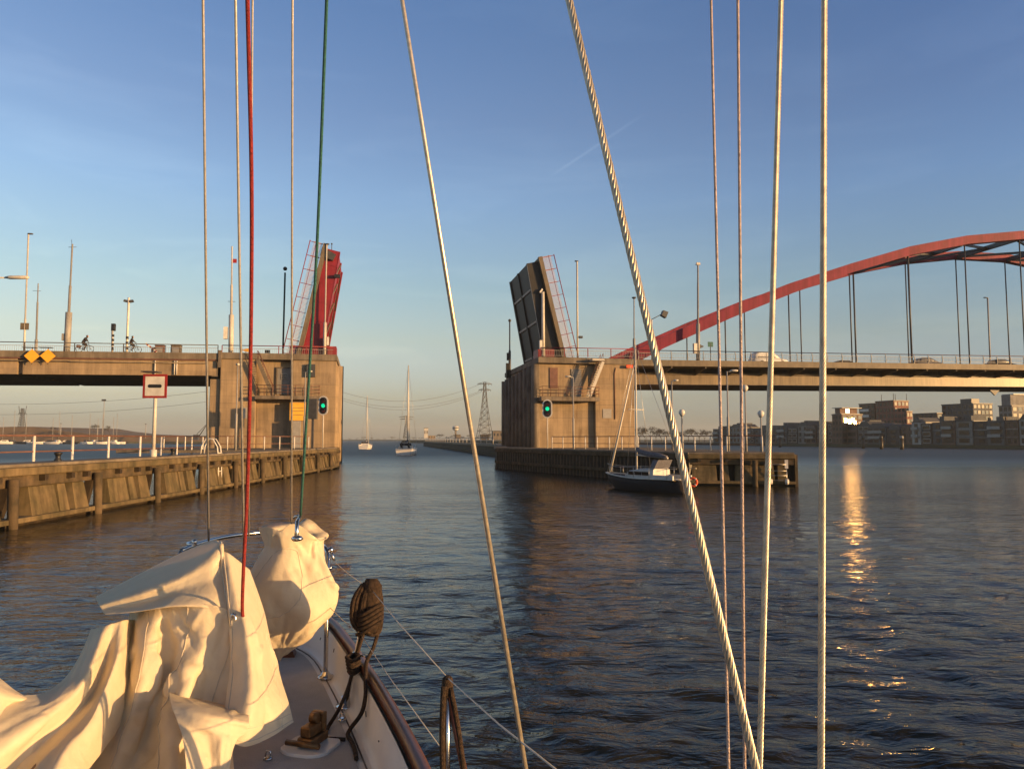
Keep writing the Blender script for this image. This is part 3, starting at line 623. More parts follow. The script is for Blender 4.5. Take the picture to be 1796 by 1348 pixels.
def signal(u, v0, v1, dep, vbase, label):
    """oval signal head facing the fairway, on a thin post"""
    c = atY(u, (v0+v1)/2, dep); base = atY(u, vbase, dep); h = (v1-v0)*dep/1300; w = h*.53
    t = thing('waterway_signal', (c.x, c.y, base.z), math.atan2(c.x, -c.y)*0+R(-8), label, 'signal'); z = c.z-base.z
    def oval(hw, hh):
        pts = []; r = hw
        for k in range(13): a = math.pi*k/12; pts.append((r*math.cos(a), z+hh-r+r*math.sin(a)))
        for k in range(13): a = math.pi+math.pi*k/12; pts.append((r*math.cos(a), z-hh+r+r*math.sin(a)))
        return pts
    q = MB(); q.prism(oval(w/2, h/2), -.03, .03, 'y'); q.build('border', M['white'], t)
    q = MB(); q.prism(oval(w/2-.13, h/2-.13), -.045, -.0302, 'y'); f = q.build('face', M['black'], t)
    q = MB(); q.box(-w/2+.15, w/2-.15, .031, .3, z-h/2+.2, z+h/2-.2); q.build('housing', M['dark'], t)
    for dz, m in ((h*.26, 'lens_dark'), (0, 'lens_green'), (-h*.26, 'lens_dark')):
        q = MB()
        vs = [(0, -.10, z+dz)] + [(.20*math.cos(2*math.pi*k/14), -.0455, z+dz+.20*math.sin(2*math.pi*k/14)) for k in range(14)]
        q.add(vs, [(0, 1+(k+1) % 14, 1+k) for k in range(14)], True); q.build('lens', M[m], f)
        q = MB(); n = 9
        ring = lambda y, r: [(r*math.cos(math.pi*k/(n-1)), y, z+dz+r*math.sin(math.pi*k/(n-1))) for k in range(n)]
        a, b = ring(-.046, .24), ring(-.22, .23); q.add(a+b, [(k, k+1, n+k+1, n+k) for k in range(n-1)]); q.build('visor', M['black'], f)
    q = MB(); q.tube([(0, .06, -.02), (0, .06, z)], .055, 8); q.build('post', M['steel_light'], t)
    return t
M['lens_dark'] = mat('lens_unlit', (.08, .02, .02), .3); M['lens_green'] = glow('lens_green_lit', (.0, .55, .24), .75)
signal(567, 694, 728, 71.5, 787, 'oval white bordered signal showing green before the yellow notice pier')
signal(960, 700, 733, 74.5, 787, 'oval white bordered signal showing green before the ribbed pier')
p = atY(549, 717, 73.5); q = MB(); q.box(-.4, .4, -.25, .25, -1.0, 1.0); q.box(-.1, .1, -.1, .1, -4.1, -1.0)
o = q.build('signal_cabinet', M['dark']); o.location = p; tag(o, 'dark tall box on a leg beside the signal at the yellow notice pier', 'cabinet')
q = MB(); a, b = sb(509), sb(538); z0, z1 = zb(520, 737, -.2), zb(520, 706, -.2)
nb = bthing('notice_board', 'yellow notice board with faint lines on the concrete pier', 'notice board')
q.box(a, b, -.2, -.1, z0, z1); q.build('board', M['ochre'], nb)
q = MB()
for f in (.3, .52, .7): q.box(a+.25, b-.3, -.206, -.2005, z0+(z1-z0)*f, z0+(z1-z0)*f+.05)
q.build('faint_text_lines', M['fascia'], nb)
def dock_lamp(u, vtop, vbase, dep, kind, label, group=None, arm=0.0):
    b = atY(u, vbase, dep); top = atY(u, vtop, dep); b.z = 2.1; h = top.z-b.z
    t = thing('dock_lamp', b, 0, label, 'lamp post', group)
    q = MB(); q.tube([(0, 0, 0), (0, 0, h*.42), (0, 0, h*.43), (0, 0, h)], [.1, .1, .06, .05], 8); q.build('post', M['steel_grey'], t)
    if kind == 'globe':
        q = MB(); q.ball((0, 0, h+.12), .24, 14); q.build('globe', M['white'], t); q = MB(); q.lathe([(.1, h-.16), (.16, h-.08), (.12, h-.02)]); q.build('collar', M['steel_grey'], t)
    else:
        q = MB(); q.tube([(0, 0, h-.05), (arm*.4, -.05, h)], .035, 6); q.build('arm', M['steel_light'], t)
        q = MB(); x0, x1 = sorted((arm*.3, arm*1.1)); q.loft([[(x, -.05+.13*math.cos(a)*sc, h+.05+.09*math.sin(a)*sc) for a in [2*math.pi*k/8 for k in range(8)]] for x, sc in ((x0, .5), (x0+.15, 1), (x1-.12, 1), (x1, .5))]); q.build('lamp_head', M['steel_light'], t)
dock_lamp(1197, 726, 792, 55.5, 'globe', 'globe lamp on a short post, left end of the sunlit fender dock')
dock_lamp(1336, 728, 790, 53.5, 'globe', 'globe lamp on a short post, right end of the sunlit fender dock')
dock_lamp(1309, 683, 792, 54.5, 'globe', 'tall globe lamp behind the sunlit fender dock')
dock_lamp(1278, 651, 792, 56.5, 'arm', 'tall slim lamp with flat head behind the sunlit fender dock', arm=.75)
dock_lamp(1180, 668, 790, 62, 'arm', 'slim lamp with small flat head right of the ribbed pier', arm=.5)
dock_lamp(1006, 661, 787, 71, 'arm', 'lamp with flat head before the stairs of the ribbed pier', arm=-.7)
dock_lamp(533, 652, 787, 70, 'arm', 'lamp with flat head before the yellow notice', arm=.6)
dock_lamp(413, 640, 790, 62, 'arm', 'thick sleeved pale lamp pole in front of the yellow notice pier', arm=.01)
def mooring_ladder():
    p = atY(1368, 826, 46.5); t = thing('mooring_ladder', (17.0, 47.76, 1.1), math.atan2(-1.0, 6.5), 'white plates of a mooring ladder on the sunlit fender dock', 'mooring ladder')
    for x in (-.5, .5):
        q = MB(); q.box(x-.1, x+.1, -.34, -.28, .05, .6); q.build('plate', M['white'], t)
        q = MB(); q.lathe([(.11, -.95), (.13, -.8), (.11, -.62)], (x, -.35, 0), 10); q.build('roller', M['white'], t)
        q = MB(); q.tube([(x, -.32, -1.0), (x, -.32, .05)], .025, 6); q.build('side_rail', M['galv'], t)
    for z in (-.7, -.4, -.1, .3): q = MB(); q.tube([(-.5, -.33, z), (.5, -.33, z)], .02, 6); q.build('rung', M['galv'], t)
mooring_ladder()
# ---------------------------------------------------------------- things standing on the bridge
def at_bridge(u, d, zoff=0.0, v=620):
    s = sb(u, v, d); return s, Bw(s, d, ZR(s)-1.0+zoff)
def mast(u0, u1, vtop, d, radii, label, m='steel_light', name='mast', cat='mast', zoff=0.0, head=None):
    """telescopic pole leaning slightly; radii: list of (fraction, radius)"""
    s, b = at_bridge(u0, d, zoff); zt = onB(u1, vtop, d)[1]; st = onB(u1, vtop, d)[0]; h = zt-b.z; lean = (st-s)
    t = thing(name, b, TH, label, cat)
    q = MB(); pts = []; rs = []
    for i, (f, r) in enumerate(radii):
        if i: pts.append((lean*f, 0, h*f-.001)); rs.append(radii[i-1][1])
        pts.append((lean*f, 0, h*f)); rs.append(r)
    pts.append((lean, 0, h)); rs.append(radii[-1][1]*.8)
    q.tube(pts, rs, 8); q.build('pole', M[m], t); q = MB(); q.lathe([(.28, 0), (.28, .05)], n=10); q.build('base_plate', M['dark'], t)
    P = lambda f: Vector((lean*f, 0, h*f))
    return t, P, h
def led(t, p, ln=.5, m='dark', sgn=1):
    q = MB(); x = p.x; q.loft([[(x+sgn*a, p.y+w*math.cos(k*math.pi/4), p.z+hh*math.sin(k*math.pi/4)) for k in range(8)] for a, w, hh in ((-.1, .05, .04), (0, .16, .09), (ln*.8, .14, .08), (ln, .05, .03))]); q.build('lamp_head', M[m], t)
t, P, h = mast(42, 50, 410, 3.0, [(0, .11), (.3, .085), (1, .05)], 'tall thin pale street lamp with a square plate', 'steel_light', 'street_lamp', 'street lamp'); led(t, P(1), .45)
q = MB(); c = P(.235); q.box(c.x-.4, c.x+.4, -.1, -.06, c.z-.35, c.z+.35); q.build('sign_plate', M['ochre'] if False else M['fascia'], t)
t, P, h = mast(63, 67, 497, 6, [(0, .16), (.25, .1), (.75, .06), (1, .04)], 'short grey pole with aerial near the twin yellow diamonds', 'steel_grey')
q = MB(); c = P(.9); q.tube([c+Vector((-.5, 0, 0)), c+Vector((.3, 0, 0))], .02, 6); q.build('aerial', M['dark'], t)
t, P, h = mast(117, 127, 428, 2.0, [(0, .33), (.38, .14), (.62, .09), (1, .05)], 'thick grey telescopic mast behind the first cyclist', 'steel_grey')
q = MB(); c = P(.97); q.tube([c+Vector((-.35, 0, 0)), c+Vector((.4, 0, .05))], .025, 6); q.tube([c, c+Vector((-.1, 0, .8))], .02, 6); q.build('aerial', M['dark'], t)
q = MB(); c = P(.17); q.box(c.x-.5, c.x-.3, -.2, .2, c.z-.5, c.z+.2); q.build('control_box', M['steel_grey'], t)
t, P, h = mast(222, 226, 522, 2.2, [(0, .12), (1, .11)], 'white camera post with striped foot behind the second cyclist', 'white', 'camera_post', 'camera post')
for sgn in (-1, 1):
    q = MB(); c = P(.93); q.hexa([(c.x+sgn*x, y, c.z+z) for x, y, z in ((.1, -.15, -.1), (.5, -.15, 0), (.5, .15, 0), (.1, .15, -.1), (.1, -.15, .15), (.42, -.15, .22), (.42, .15, .22), (.1, .15, .15))]); q.build('floodlight', M['dark'], t)
def stripes(t, zs, r, lean=0):
    for i, (z0, z1) in enumerate(zs):
        q = MB(); q.lathe([(r, z0), (r, z1)], n=10); q.build('stripe', M['black'], t)
stripes(t, [(.1+.55*k, .1+.55*k+.27) for k in range(4)], .14)
t, P, h = mast(197, 197, 580, 1.6, [(0, .11), (1, .11)], 'black and white striped traffic light left of the second cyclist', 'white', 'traffic_light', 'traffic light')
stripes(t, [(.05+.46*k, .05+.46*k+.24) for k in range(5)], .13)
q = MB(); q.box(-.2, .2, -.12, .2, h, h+.75); q.build('signal_head', M['black'], t, bevel=.04)
q = MB(); q.ball((0, -.13, h+.5), .1, 8, (1, .4, 1)); q.ball((0, -.13, h+.22), .1, 8, (1, .4, 1)); q.build('lens', M['glassdark'], t)
# yellow diamonds
for u, lb in ((56, 'yellow diamond sign, the one nearer the frame edge'), (84, 'yellow diamond sign, the one nearer the thick mast')):
    s, z = onB(u, 624, -.5); t = thing('diamond_sign', Bw(s, -.5, z), TH, lb, 'sign', 'yellow diamond signs on the span'); r = .70
    q = MB(); q.prism([(0, r), (r, 0), (0, -r), (-r, 0)], -.03, 0, 'y'); q.build('board', M['yellow'], t)
    q = MB(); q.box(-.75, .45, -.45, .1, .78, .83); q.tube([(0, .02, -.8), (0, .02, .8)], .04, 6); q.build('lamp_hood', M['dark'], t)
# barrier and roadside cabinets
def cabinet(u0, u1, vt, d, label, m='railbrown'):
    s0_, s1_ = sb(u0, 615, d), sb(u1, 615, d); b = Bw((s0_+s1_)/2, d, ZR(s0_)-1.0); w = (s1_-s0_)/2; h = zb(u0, vt, d)-b.z
    t = thing('road_cabinet', b, TH, label, 'cabinet'); q = MB(); q.box(-w, w, -.35, .35, .05, h); q.build('housing', M[m], t, bevel=.04)
    q = MB(); q.box(-w*.7, w*.7, -.365, -.351, .2, h-.2); q.build('door', M['steel_grey'], t)
    q = MB(); q.box(-w-.04, w+.04, -.4, .4, h, h+.05); q.build('lid', M['dark'], t)
cabinet(273, 289, 606, 2, 'brown roadside cabinet next to the red and white barrier'); cabinet(301, 318, 606, 2, 'brown roadside cabinet nearer the pier', 'fascia')
s, b = at_bridge(268, 1.8); t = thing('barrier', b, TH, 'folded red and white road barrier between cyclist and cabinets', 'barrier')
q = MB(); q.box(-.15, .15, -.2, .2, 0, .9); q.build('pedestal', M['steel_grey'], t)
q = MB(); q.bar((-.65, -.25, 1.25), (.45, -.25, .35), .06, .18); a_ = q.build('arm', M['white'], t)
for k in range(4): f = .1+k*.25; p0 = Vector((-.65, -.25, 1.25)).lerp(Vector((.45, -.25, .35)), f); p1 = Vector((-.65, -.25, 1.25)).lerp(Vector((.45, -.25, .35)), f+.12); q = MB(); q.bar(p0, p1, .07, .19); q.build('stripe', M['red_sign'], a_)
t, P, h = mast(405, 407, 432, 2.5, [(0, .26), (.38, .13), (.65, .08), (1, .05)], 'pale telescopic mast on the pier with white box', 'steel_light')
q = MB(); c = P(.22); q.box(c.x-.75, c.x-.35, -.2, .2, c.z-.7, c.z+.6); q.build('white_box', M['white'], t)
q = MB(); c = P(.5); q.tube([c+Vector((-.35, 0, 0)), c+Vector((.4, 0, 0))], .03, 6); q.build('aerial', M['dark'], t)
q = MB(); c = P(.85); q.box(c.x+.1, c.x+.5, -.01, .01, c.z, c.z+.45); q.build('flag', M['red_sign'], t)
t, P, h = mast(496, 500, 478, 6, [(0, .1), (1, .06)], 'thin green pole with a dark ball left of the red leaf', 'green'); q = MB(); q.ball(P(1)+Vector((0, 0, .45)), .24, 10); q.build('ball', M['black'], t)
t, P, h = mast(569, 573, 428, .35, [(0, .17), (.3, .08), (1, .06)], 'slim pale lamp pole in front of the red bascule leaf', 'steel_light', 'lamp_pole', 'lamp pole'); led(t, P(1), .3)
q = MB(); q.box(.2, .45, -.15, .15, 1.2, 2.1); q.build('white_box', M['white'], t)
s, b = at_bridge(431, .8); t = thing('direction_board', b+Vector((0, 0, .35)), TH, 'small yellow pointed board on the pier railing', 'sign'); q = MB(); q.prism([(-.55, .25), (.6, .5), (.6, -.05)], -.02, .02, 'y'); q.build('board', M['yellow'], t); q = MB(); q.box(-.03, .03, .02, .06, -.35, .4); q.build('post', M['dark'], t)
s, b = at_bridge(469, 1.0); t = thing('wall_lamp', b+Vector((0, 0, .35)), TH, 'small black box lamp on the pier railing', 'lamp'); q = MB(); q.box(-.25, .25, -.1, .1, 0, .32); q.build('housing', M['black'], t); q = MB(); q.box(-.2, .2, -.115, -.101, .05, .27); q.build('lens', M['glassdark'], t)
# near street lamp reaching in from the frame edge
t = thing('street_lamp', atY(-60, 800, 46), 0, 'pale street lamp head reaching in at the frame edge above the span', 'street lamp'); t.location.z = 1.2
zl = 3+(770-484)*46/1300-1.2; xl = atY(-60, 484, 46).x
q = MB(); q.tube([(0, 0, 0), (0, 0, zl-.5), (.3, 0, zl-.1), (.9, 0, zl)], [.13, .08, .06, .05], 8); q.build('pole', M['steel_light'], t)
q = MB(); q.loft([[(x, w*math.cos(k*math.pi/4), zl+hh*math.sin(k*math.pi/4)+.02) for k in range(8)] for x, w, hh in ((1.9, .09, .06), (2.2, .17, .12), (3.25, .15, .12), (3.35, .06, .06))]); q.build('lamp_head', M['steel_light'], t)
q = MB(); q.tube([(.9, 0, zl), (1.95, 0, zl)], .05, 6); q.build('arm', M['steel_light'], t)
# right pier and arch side
t, P, h = mast(953, 952, 512, .6, [(0, .2), (1, .1)], 'pale floodlight pole in front of the dark bascule leaf', 'steel_light', 'lamp_pole', 'lamp pole', .28)
q = MB(); c = P(1); q.hexa([(c.x+x, y, c.z+z) for x, y, z in ((-.32, -.15, -.15), (.0, -.15, .2), (.0, .15, .2), (-.32, .15, -.15), (-.4, -.15, 0), (-.1, -.15, .4), (-.1, .15, .4), (-.4, .15, 0))]); q.build('floodlight', M['white'], t)
q = MB(); q.box(-.45, -.18, -.2, .2, .9, 1.9); q.build('white_box', M['white'], t)
t, P, h = mast(894, 894, 562, 16, [(0, .17), (.5, .14), (.52, .09), (1, .07)], 'dark pole with boxes at the back of the ribbed pier', 'dark', 'signal_pole', 'pole', -1.5)
q = MB(); q.box(-.5, -.1, -.2, .2, .6, 2.6); q.box(-.4, -.1, -.15, .15, 3.0, 4.0); q.build('signal_box', M['black'], t); q = MB(); q.ball(P(1), .22, 8); q.build('lamp', M['dark'], t)
t, P, h = mast(1013, 1012, 458, 3.5, [(0, .11), (1, .07)], 'slim pale street lamp behind the dark bascule leaf', 'steel_light', 'street_lamp', 'street lamp', .28); led(t, P(1)-Vector((.2, 0, 0)), .4)
q = MB(); c = P(.23); q.box(c.x+.2, c.x+.6, -.2, .2, c.z-.1, c.z+.15); q.tube([c, c+Vector((.3, 0, 0))], .03, 6); q.build('camera', M['dark'], t)
t, P, h = mast(1112, 1112, 524, 1.0, [(0, .16), (.35, .15), (.36, .07), (1, .05)], 'thin dark pole with a crown of small lights by the arch foot', 'steel_grey', 'light_pole', 'pole')
q = MB(); c = P(1); q.lathe([(.1, 0), (.28, .12), (.26, .2)], c, 10); q.build('light_crown', M['dark'], t)
t, P, h = mast(1143, 1143, 560, .5, [(0, .09), (1, .07)], 'floodlight on an angled arm over the arch foot', 'steel_light', 'floodlight', 'floodlight')
q = MB(); c = P(1); q.tube([c, c+Vector((1.15, 0, .6))], .05, 6); q.build('arm', M['dark'], t)
q = MB(); c = c+Vector((1.5, 0, .75)); q.hexa([tuple(c+Vector(v)) for v in ((-.35, -.3, -.25), (.2, -.3, -.55), (.2, .3, -.55), (-.35, .3, -.25), (-.1, -.3, .35), (.5, -.3, .15), (.5, .3, .15), (-.1, .3, .35))]); q.build('lamp_head', M['dark'], t)
t, P, h = mast(1224, 1224, 463, .3, [(0, .24), (.38, .22), (.385, .12), (.8, .1), (1, .06)], 'tall grey mast with white box in front of the arch', 'steel_grey')
q = MB(); c = P(.99); q.box(c.x-.2, c.x+.25, -.12, .12, c.z, c.z+.28); q.tube([c+Vector((-.35, 0, 0)), c+Vector((.35, 0, .1))], .03, 6); q.build('camera', M['steel_light'], t)
q = MB(); q.box(-.55, -.15, -.2, .2, .95, 2.1); q.build('white_box', M['white'], t)
q = MB(); q.hexa([(.2, -.15, 1.5), (.65, -.15, 1.7), (.65, .15, 1.7), (.2, .15, 1.5), (.2, -.15, 2.0), (.7, -.15, 1.8), (.7, .15, 1.8), (.2, .15, 2.0)]); q.build('loudspeaker', M['dark'], t)
t, P, h = mast(1246, 1246, 603, .5, [(0, .05), (1, .05)], 'small green board on a short post by the grey mast', 'dark', 'green_sign', 'sign'); q = MB(); q.box(-.3, .35, -.03, .03, h-.35, h+.25); q.build('board', M['blueboard'], t)
t, P, h = mast(1736, 1732, 522, 13.8, [(0, .11), (1, .06)], 'thin street lamp far along the arch deck', 'steel_grey', 'street_lamp', 'street lamp'); led(t, P(1)-Vector((.6, 0, 0)), .6)
q = MB(); sx, zx = onB(1105, 642, -.4); q.box(sx-.45, sx+.35, -.45, -.3, zx-.2, zx+.15); t = bthing('orange_panel', 'small orange panel at the arch foot beside the pier', 'panel'); q.build('board', M['orange'], t)
q = MB(); q.tube([(sx, -.32, zx), (sx, -.05, zx)], .04, 6); q.build('bracket', M['dark'], t)
# ---------------------------------------------------------------- cyclists
def skin_figure(name, verts, edges, radii, m, parent, sub=2):
    me = bpy.data.meshes.new(name); me.from_pydata(verts, edges, []); o = bpy.data.objects.new(name, me); COL.objects.link(o)
    sk = o.modifiers.new('skin', 'SKIN'); 
    if not me.skin_vertices: me.attributes  # layer is made with the modifier
    for i, r in enumerate(radii): me.skin_vertices[0].data[i].radius = (r, r) if isinstance(r, float) else r
    me.skin_vertices[0].data[0].use_root = True
    ss = o.modifiers.new('sub', 'SUBSURF'); ss.levels = sub; ss.render_levels = sub
    o.parent = parent; o.data.materials.append(m); return o
def bicycle(loc, rz, label, m='black'):
    t = thing('bicycle', loc, rz, label, 'bicycle')
    for x in (-.52, .55):
        q = MB(); q.tube([(x+.335*math.cos(a), 0, .35+.335*math.sin(a)) for a in [2*math.pi*k/22 for k in range(22)]], .03, 6, closed=True); wh = q.build('wheel', M['rubber'], t)
        q = MB()
        for k in range(9): a = math.pi*k/9; q.tube([(x-.33*math.cos(a), 0, .35-.33*math.sin(a)), (x+.33*math.cos(a), 0, .35+.33*math.sin(a))], .004, 4)
        q.tube([(x, -.05, .35), (x, .05, .35)], .03, 8); q.build('spokes', M['galv'], wh)
    fr = MB(); H = (.38, 0, .85); S_ = (-.18, 0, .82); B = (-.05, 0, .32); Rr = (-.52, 0, .35); Fr = (.55, 0, .35)
    for a, b in ((H, B), (S_, B), (B, Rr), (S_, Rr), (H, Fr), ((.36, 0, .9), (.34, 0, 1.05)), (S_, (-.2, 0, .92))): fr.tube([a, b], .026, 6)
    f = fr.build('frame', M[m], t); q = MB(); q.tube([(.2, .28, 1.08), (.34, .2, 1.1), (.36, 0, 1.06), (.34, -.2, 1.1), (.2, -.28, 1.08)], .014, 6); q.build('handlebar', M['galv'], t)
    q = MB(); q.hexa([(-.34, -.1, .92), (-.05, -.03, .92), (-.05, .03, .92), (-.34, .1, .92), (-.34, -.09, .98), (-.05, -.025, .97), (-.05, .025, .97), (-.34, .09, .98)]); q.build('saddle', M['rubber'], t, bevel=.02)
    q = MB(); q.tube([(-.05, -.12, .32+.16), (-.05, -.05, .32), (-.05, .05, .32), (-.05, .12, .16)], .012, 6); q.build('crank', M['galv'], t)
    return t
def rider(loc, rz, label, coat, bag=False, lean=.12):
    t = thing('person', loc, rz, label, 'person')
    hip = (-.2, 0, 1.0); ch = (-.2+lean*.8, 0, 1.33); nk = (-.2+lean*1.25, 0, 1.52); hd = (-.2+lean*1.5, 0, 1.60); ht = (-.2+lean*1.6, 0, 1.76)
    V = [hip, (-.2+lean*.4, 0, 1.16), ch, nk, hd, ht]; E = [(0, 1), (1, 2), (2, 3), (3, 4), (4, 5)]; Rr = [.15, (.17, .13), (.19, .13), .06, .085, .07]
    for s in (-1, 1):
        n = len(V); V += [(ch[0]+.02, s*.19, 1.44), (ch[0]+.16, s*.24, 1.22), (.2, s*.25, 1.12), (.27, s*.25, 1.1)]; E += [(2, n), (n, n+1), (n+1, n+2), (n+2, n+3)]; Rr += [.065, .052, .038, .03]
        n = len(V); kx, kz = (.17, .80) if s > 0 else (.14, .66); fx, fz = (-.02, .5) if s > 0 else (-.05, .22)
        V += [(-.18, s*.10, .96), (kx, s*.11, kz), (fx, s*.11, fz), (fx+.15, s*.12, fz-.04)]; E += [(0, n), (n, n+1), (n+1, n+2), (n+2, n+3)]; Rr += [.10, .07, .05, .04]
    Rr = [(r*1.3 if isinstance(r, float) else (r[0]*1.25, r[1]*1.3)) for r in Rr]
    skin_figure('body', V, E, Rr, M['darkcloth'], t)
    q = MB(); q.ball((hd[0]+.02, 0, hd[2]+.05), .098, 10, (1, .9, 1.15)); hb = q.build('head', M['skin'], t)
    q = MB(); q.ball((hd[0]-.015, 0, hd[2]+.09), .112, 10, (1, .95, 1)); q.build('hood', coat, t)
    if bag: q = MB(); q.box(-.75, -.4, -.2, .2, .45, .75); q.build('pannier', coat, t, bevel=.05)
    return t
coat1 = mat('dark_red_coat', (.09, .03, .03), .85, scale=8, var=.2); coat2 = mat('black_coat', (.03, .03, .035), .85, scale=8, var=.2)
s, b = at_bridge(148, 2.6, .36); bicycle(b, TH, 'bicycle with heavy rear pannier beside the thick mast'); rider(b, TH, 'hunched dark hooded cyclist riding beside the thick mast', coat1, True, .28)
s, b = at_bridge(232, 2.6, .36); bicycle(b, TH, 'bicycle under the upright cyclist by the striped camera post'); rider(b, TH, 'upright dark clothed cyclist in front of the striped camera post', coat2, False, .12)
# ---------------------------------------------------------------- cars on the arch span
def car(u, d, label, m, length=4.6, hh=1.5, van=False):
    s, b = at_bridge(u, d, .1, 630); t = thing('car', b, TH, label, 'car'); Lh = length/2; w = .88
    def ring(x, z0, z1, wd, wt): return [(x, -wd, z0), (x, -wd, z0+(z1-z0)*.55), (x, -wt, z1), (x, wt, z1), (x, wd, z0+(z1-z0)*.55), (x, wd, z0)]
    q = MB(); q.loft([ring(-Lh, .45, .85, w*.85, w*.8), ring(-Lh+.12, .25, .98, w*.97, w*.9), ring(-Lh*.4, .2, .98, w, w*.93), ring(Lh*.35, .2, .96, w, w*.93), ring(Lh-.5, .22, .84, w*.97, w*.86), ring(Lh, .4, .62, w*.8, w*.7)]); q.build('body', m, t)
    x0 = -Lh+.1 if van else -Lh+.55; x1 = Lh*.38
    q = MB(); rt = hh
    q.loft([ring(x0, .95, .97, w*.9, w*.88), ring(x0+.18, .93, rt-.12, w*.92, w*.74), ring(x0+.6, .93, rt, w*.93, w*.74), ring(x1-.9, .93, rt, w*.93, w*.74), ring(x1-.55, .93, rt-.12, w*.93, w*.76), ring(x1+.25, .93, .96, w*.9, w*.86)]); cb = q.build('cabin', m, t)
    q = MB()
    for sd in (-1, 1):
        y0, y1 = sd*(w*.94+.012), sd*(w*.80+.012); z0, z1 = 1.02, rt-.14
        xs = [(x0+.35, x0+1.05), (x0+1.15, x0+2.1), (x0+2.2, x1-.45)] if van else [(x0+.5, x0+1.35), (x0+1.45, x1-.4)]
        for a, c in xs:
            q.hexa([(a, y0-.01*sd, z0), (c+.12, y0-.01*sd, z0), (c+.12, y0, z0), (a, y0, z0), (a+.05, y1-.01*sd, z1), (c-.15, y1-.01*sd, z1), (c-.15, y1, z1), (a+.05, y1, z1)])
    q.build('side_windows', M['glassdark'], t)
    for x in (-Lh*.58, Lh*.6):
        for y in (-w+.05, w-.05):
            q = MB(); q.tube([(x, y-.1, .32), (x, y+.1, .32)], .32, 14); wl = q.build('wheel', M['rubber'], t); q = MB(); q.tube([(x, y-.11, .32), (x, y+.11, .32)], .19, 10); q.build('rim', M['galv'], wl)
    for y in (-.6, .6): q = MB(); q.box(-Lh-.01, -Lh+.1, y-.12, y+.12, .68, .86); q.build('tail_light', M['red_sign'], t)
    return t
carw = mat('car_white', (.72, .72, .70), .25, var=.02); cark = mat('car_dark', (.03, .032, .035), .25, var=.05); carg = mat('car_grey', (.10, .10, .11), .25, var=.05)
car(1348, 6.0, 'white people carrier driving on the arch span', carw, 4.9, 1.78, True)
car(1484, 12, 'dark car just right of the thick twisted wire on the arch span', cark); car(1626, 7.5, 'dark grey car on the arch span, next right of the thickest hanger', carg); car(1756, 8, 'dark car on the arch span near the frame edge', cark)
# ---------------------------------------------------------------- sailing boats
def hull_rings(L, B, H, draft=.5, bowrake=.12, n=14, tr=.75):
    rings = []
    for i in range(n+1):
        t = i/n; x = L*t
        hb = B/2*(tr+(1-tr)*math.sin(min(1, t/.45)*math.pi/2)) if t < .45 else B/2*max(.012, math.cos((t-.45)/.55*math.pi/2)**.75)
        sh = H*(1+.28*max(0, t-.4)**1.5/.46+.06*(1-t)); dz = -draft*max(.02, math.sin(math.pi*min(1, .12+t*.9)))
        r = []
        for a, z in ((1, sh), (.97, sh*.55), (.86, .05), (.55, dz*.6), (0, dz), (-.55, dz*.6), (-.86, .05), (-.97, sh*.55), (-1, sh)):
            f = max(0, z/sh) if z > 0 else 0; xx = x + (bowrake*L*(f-.6)*t**4)
            r.append((xx, a*hb, z))
        rings.append(r)
    return rings
def stays(t, mx, mz, pts, r=.012):
    for p in pts: q = MB(); q.tube([(mx, 0, mz), p], r, 5); q.build('stay', M['galv'], t)
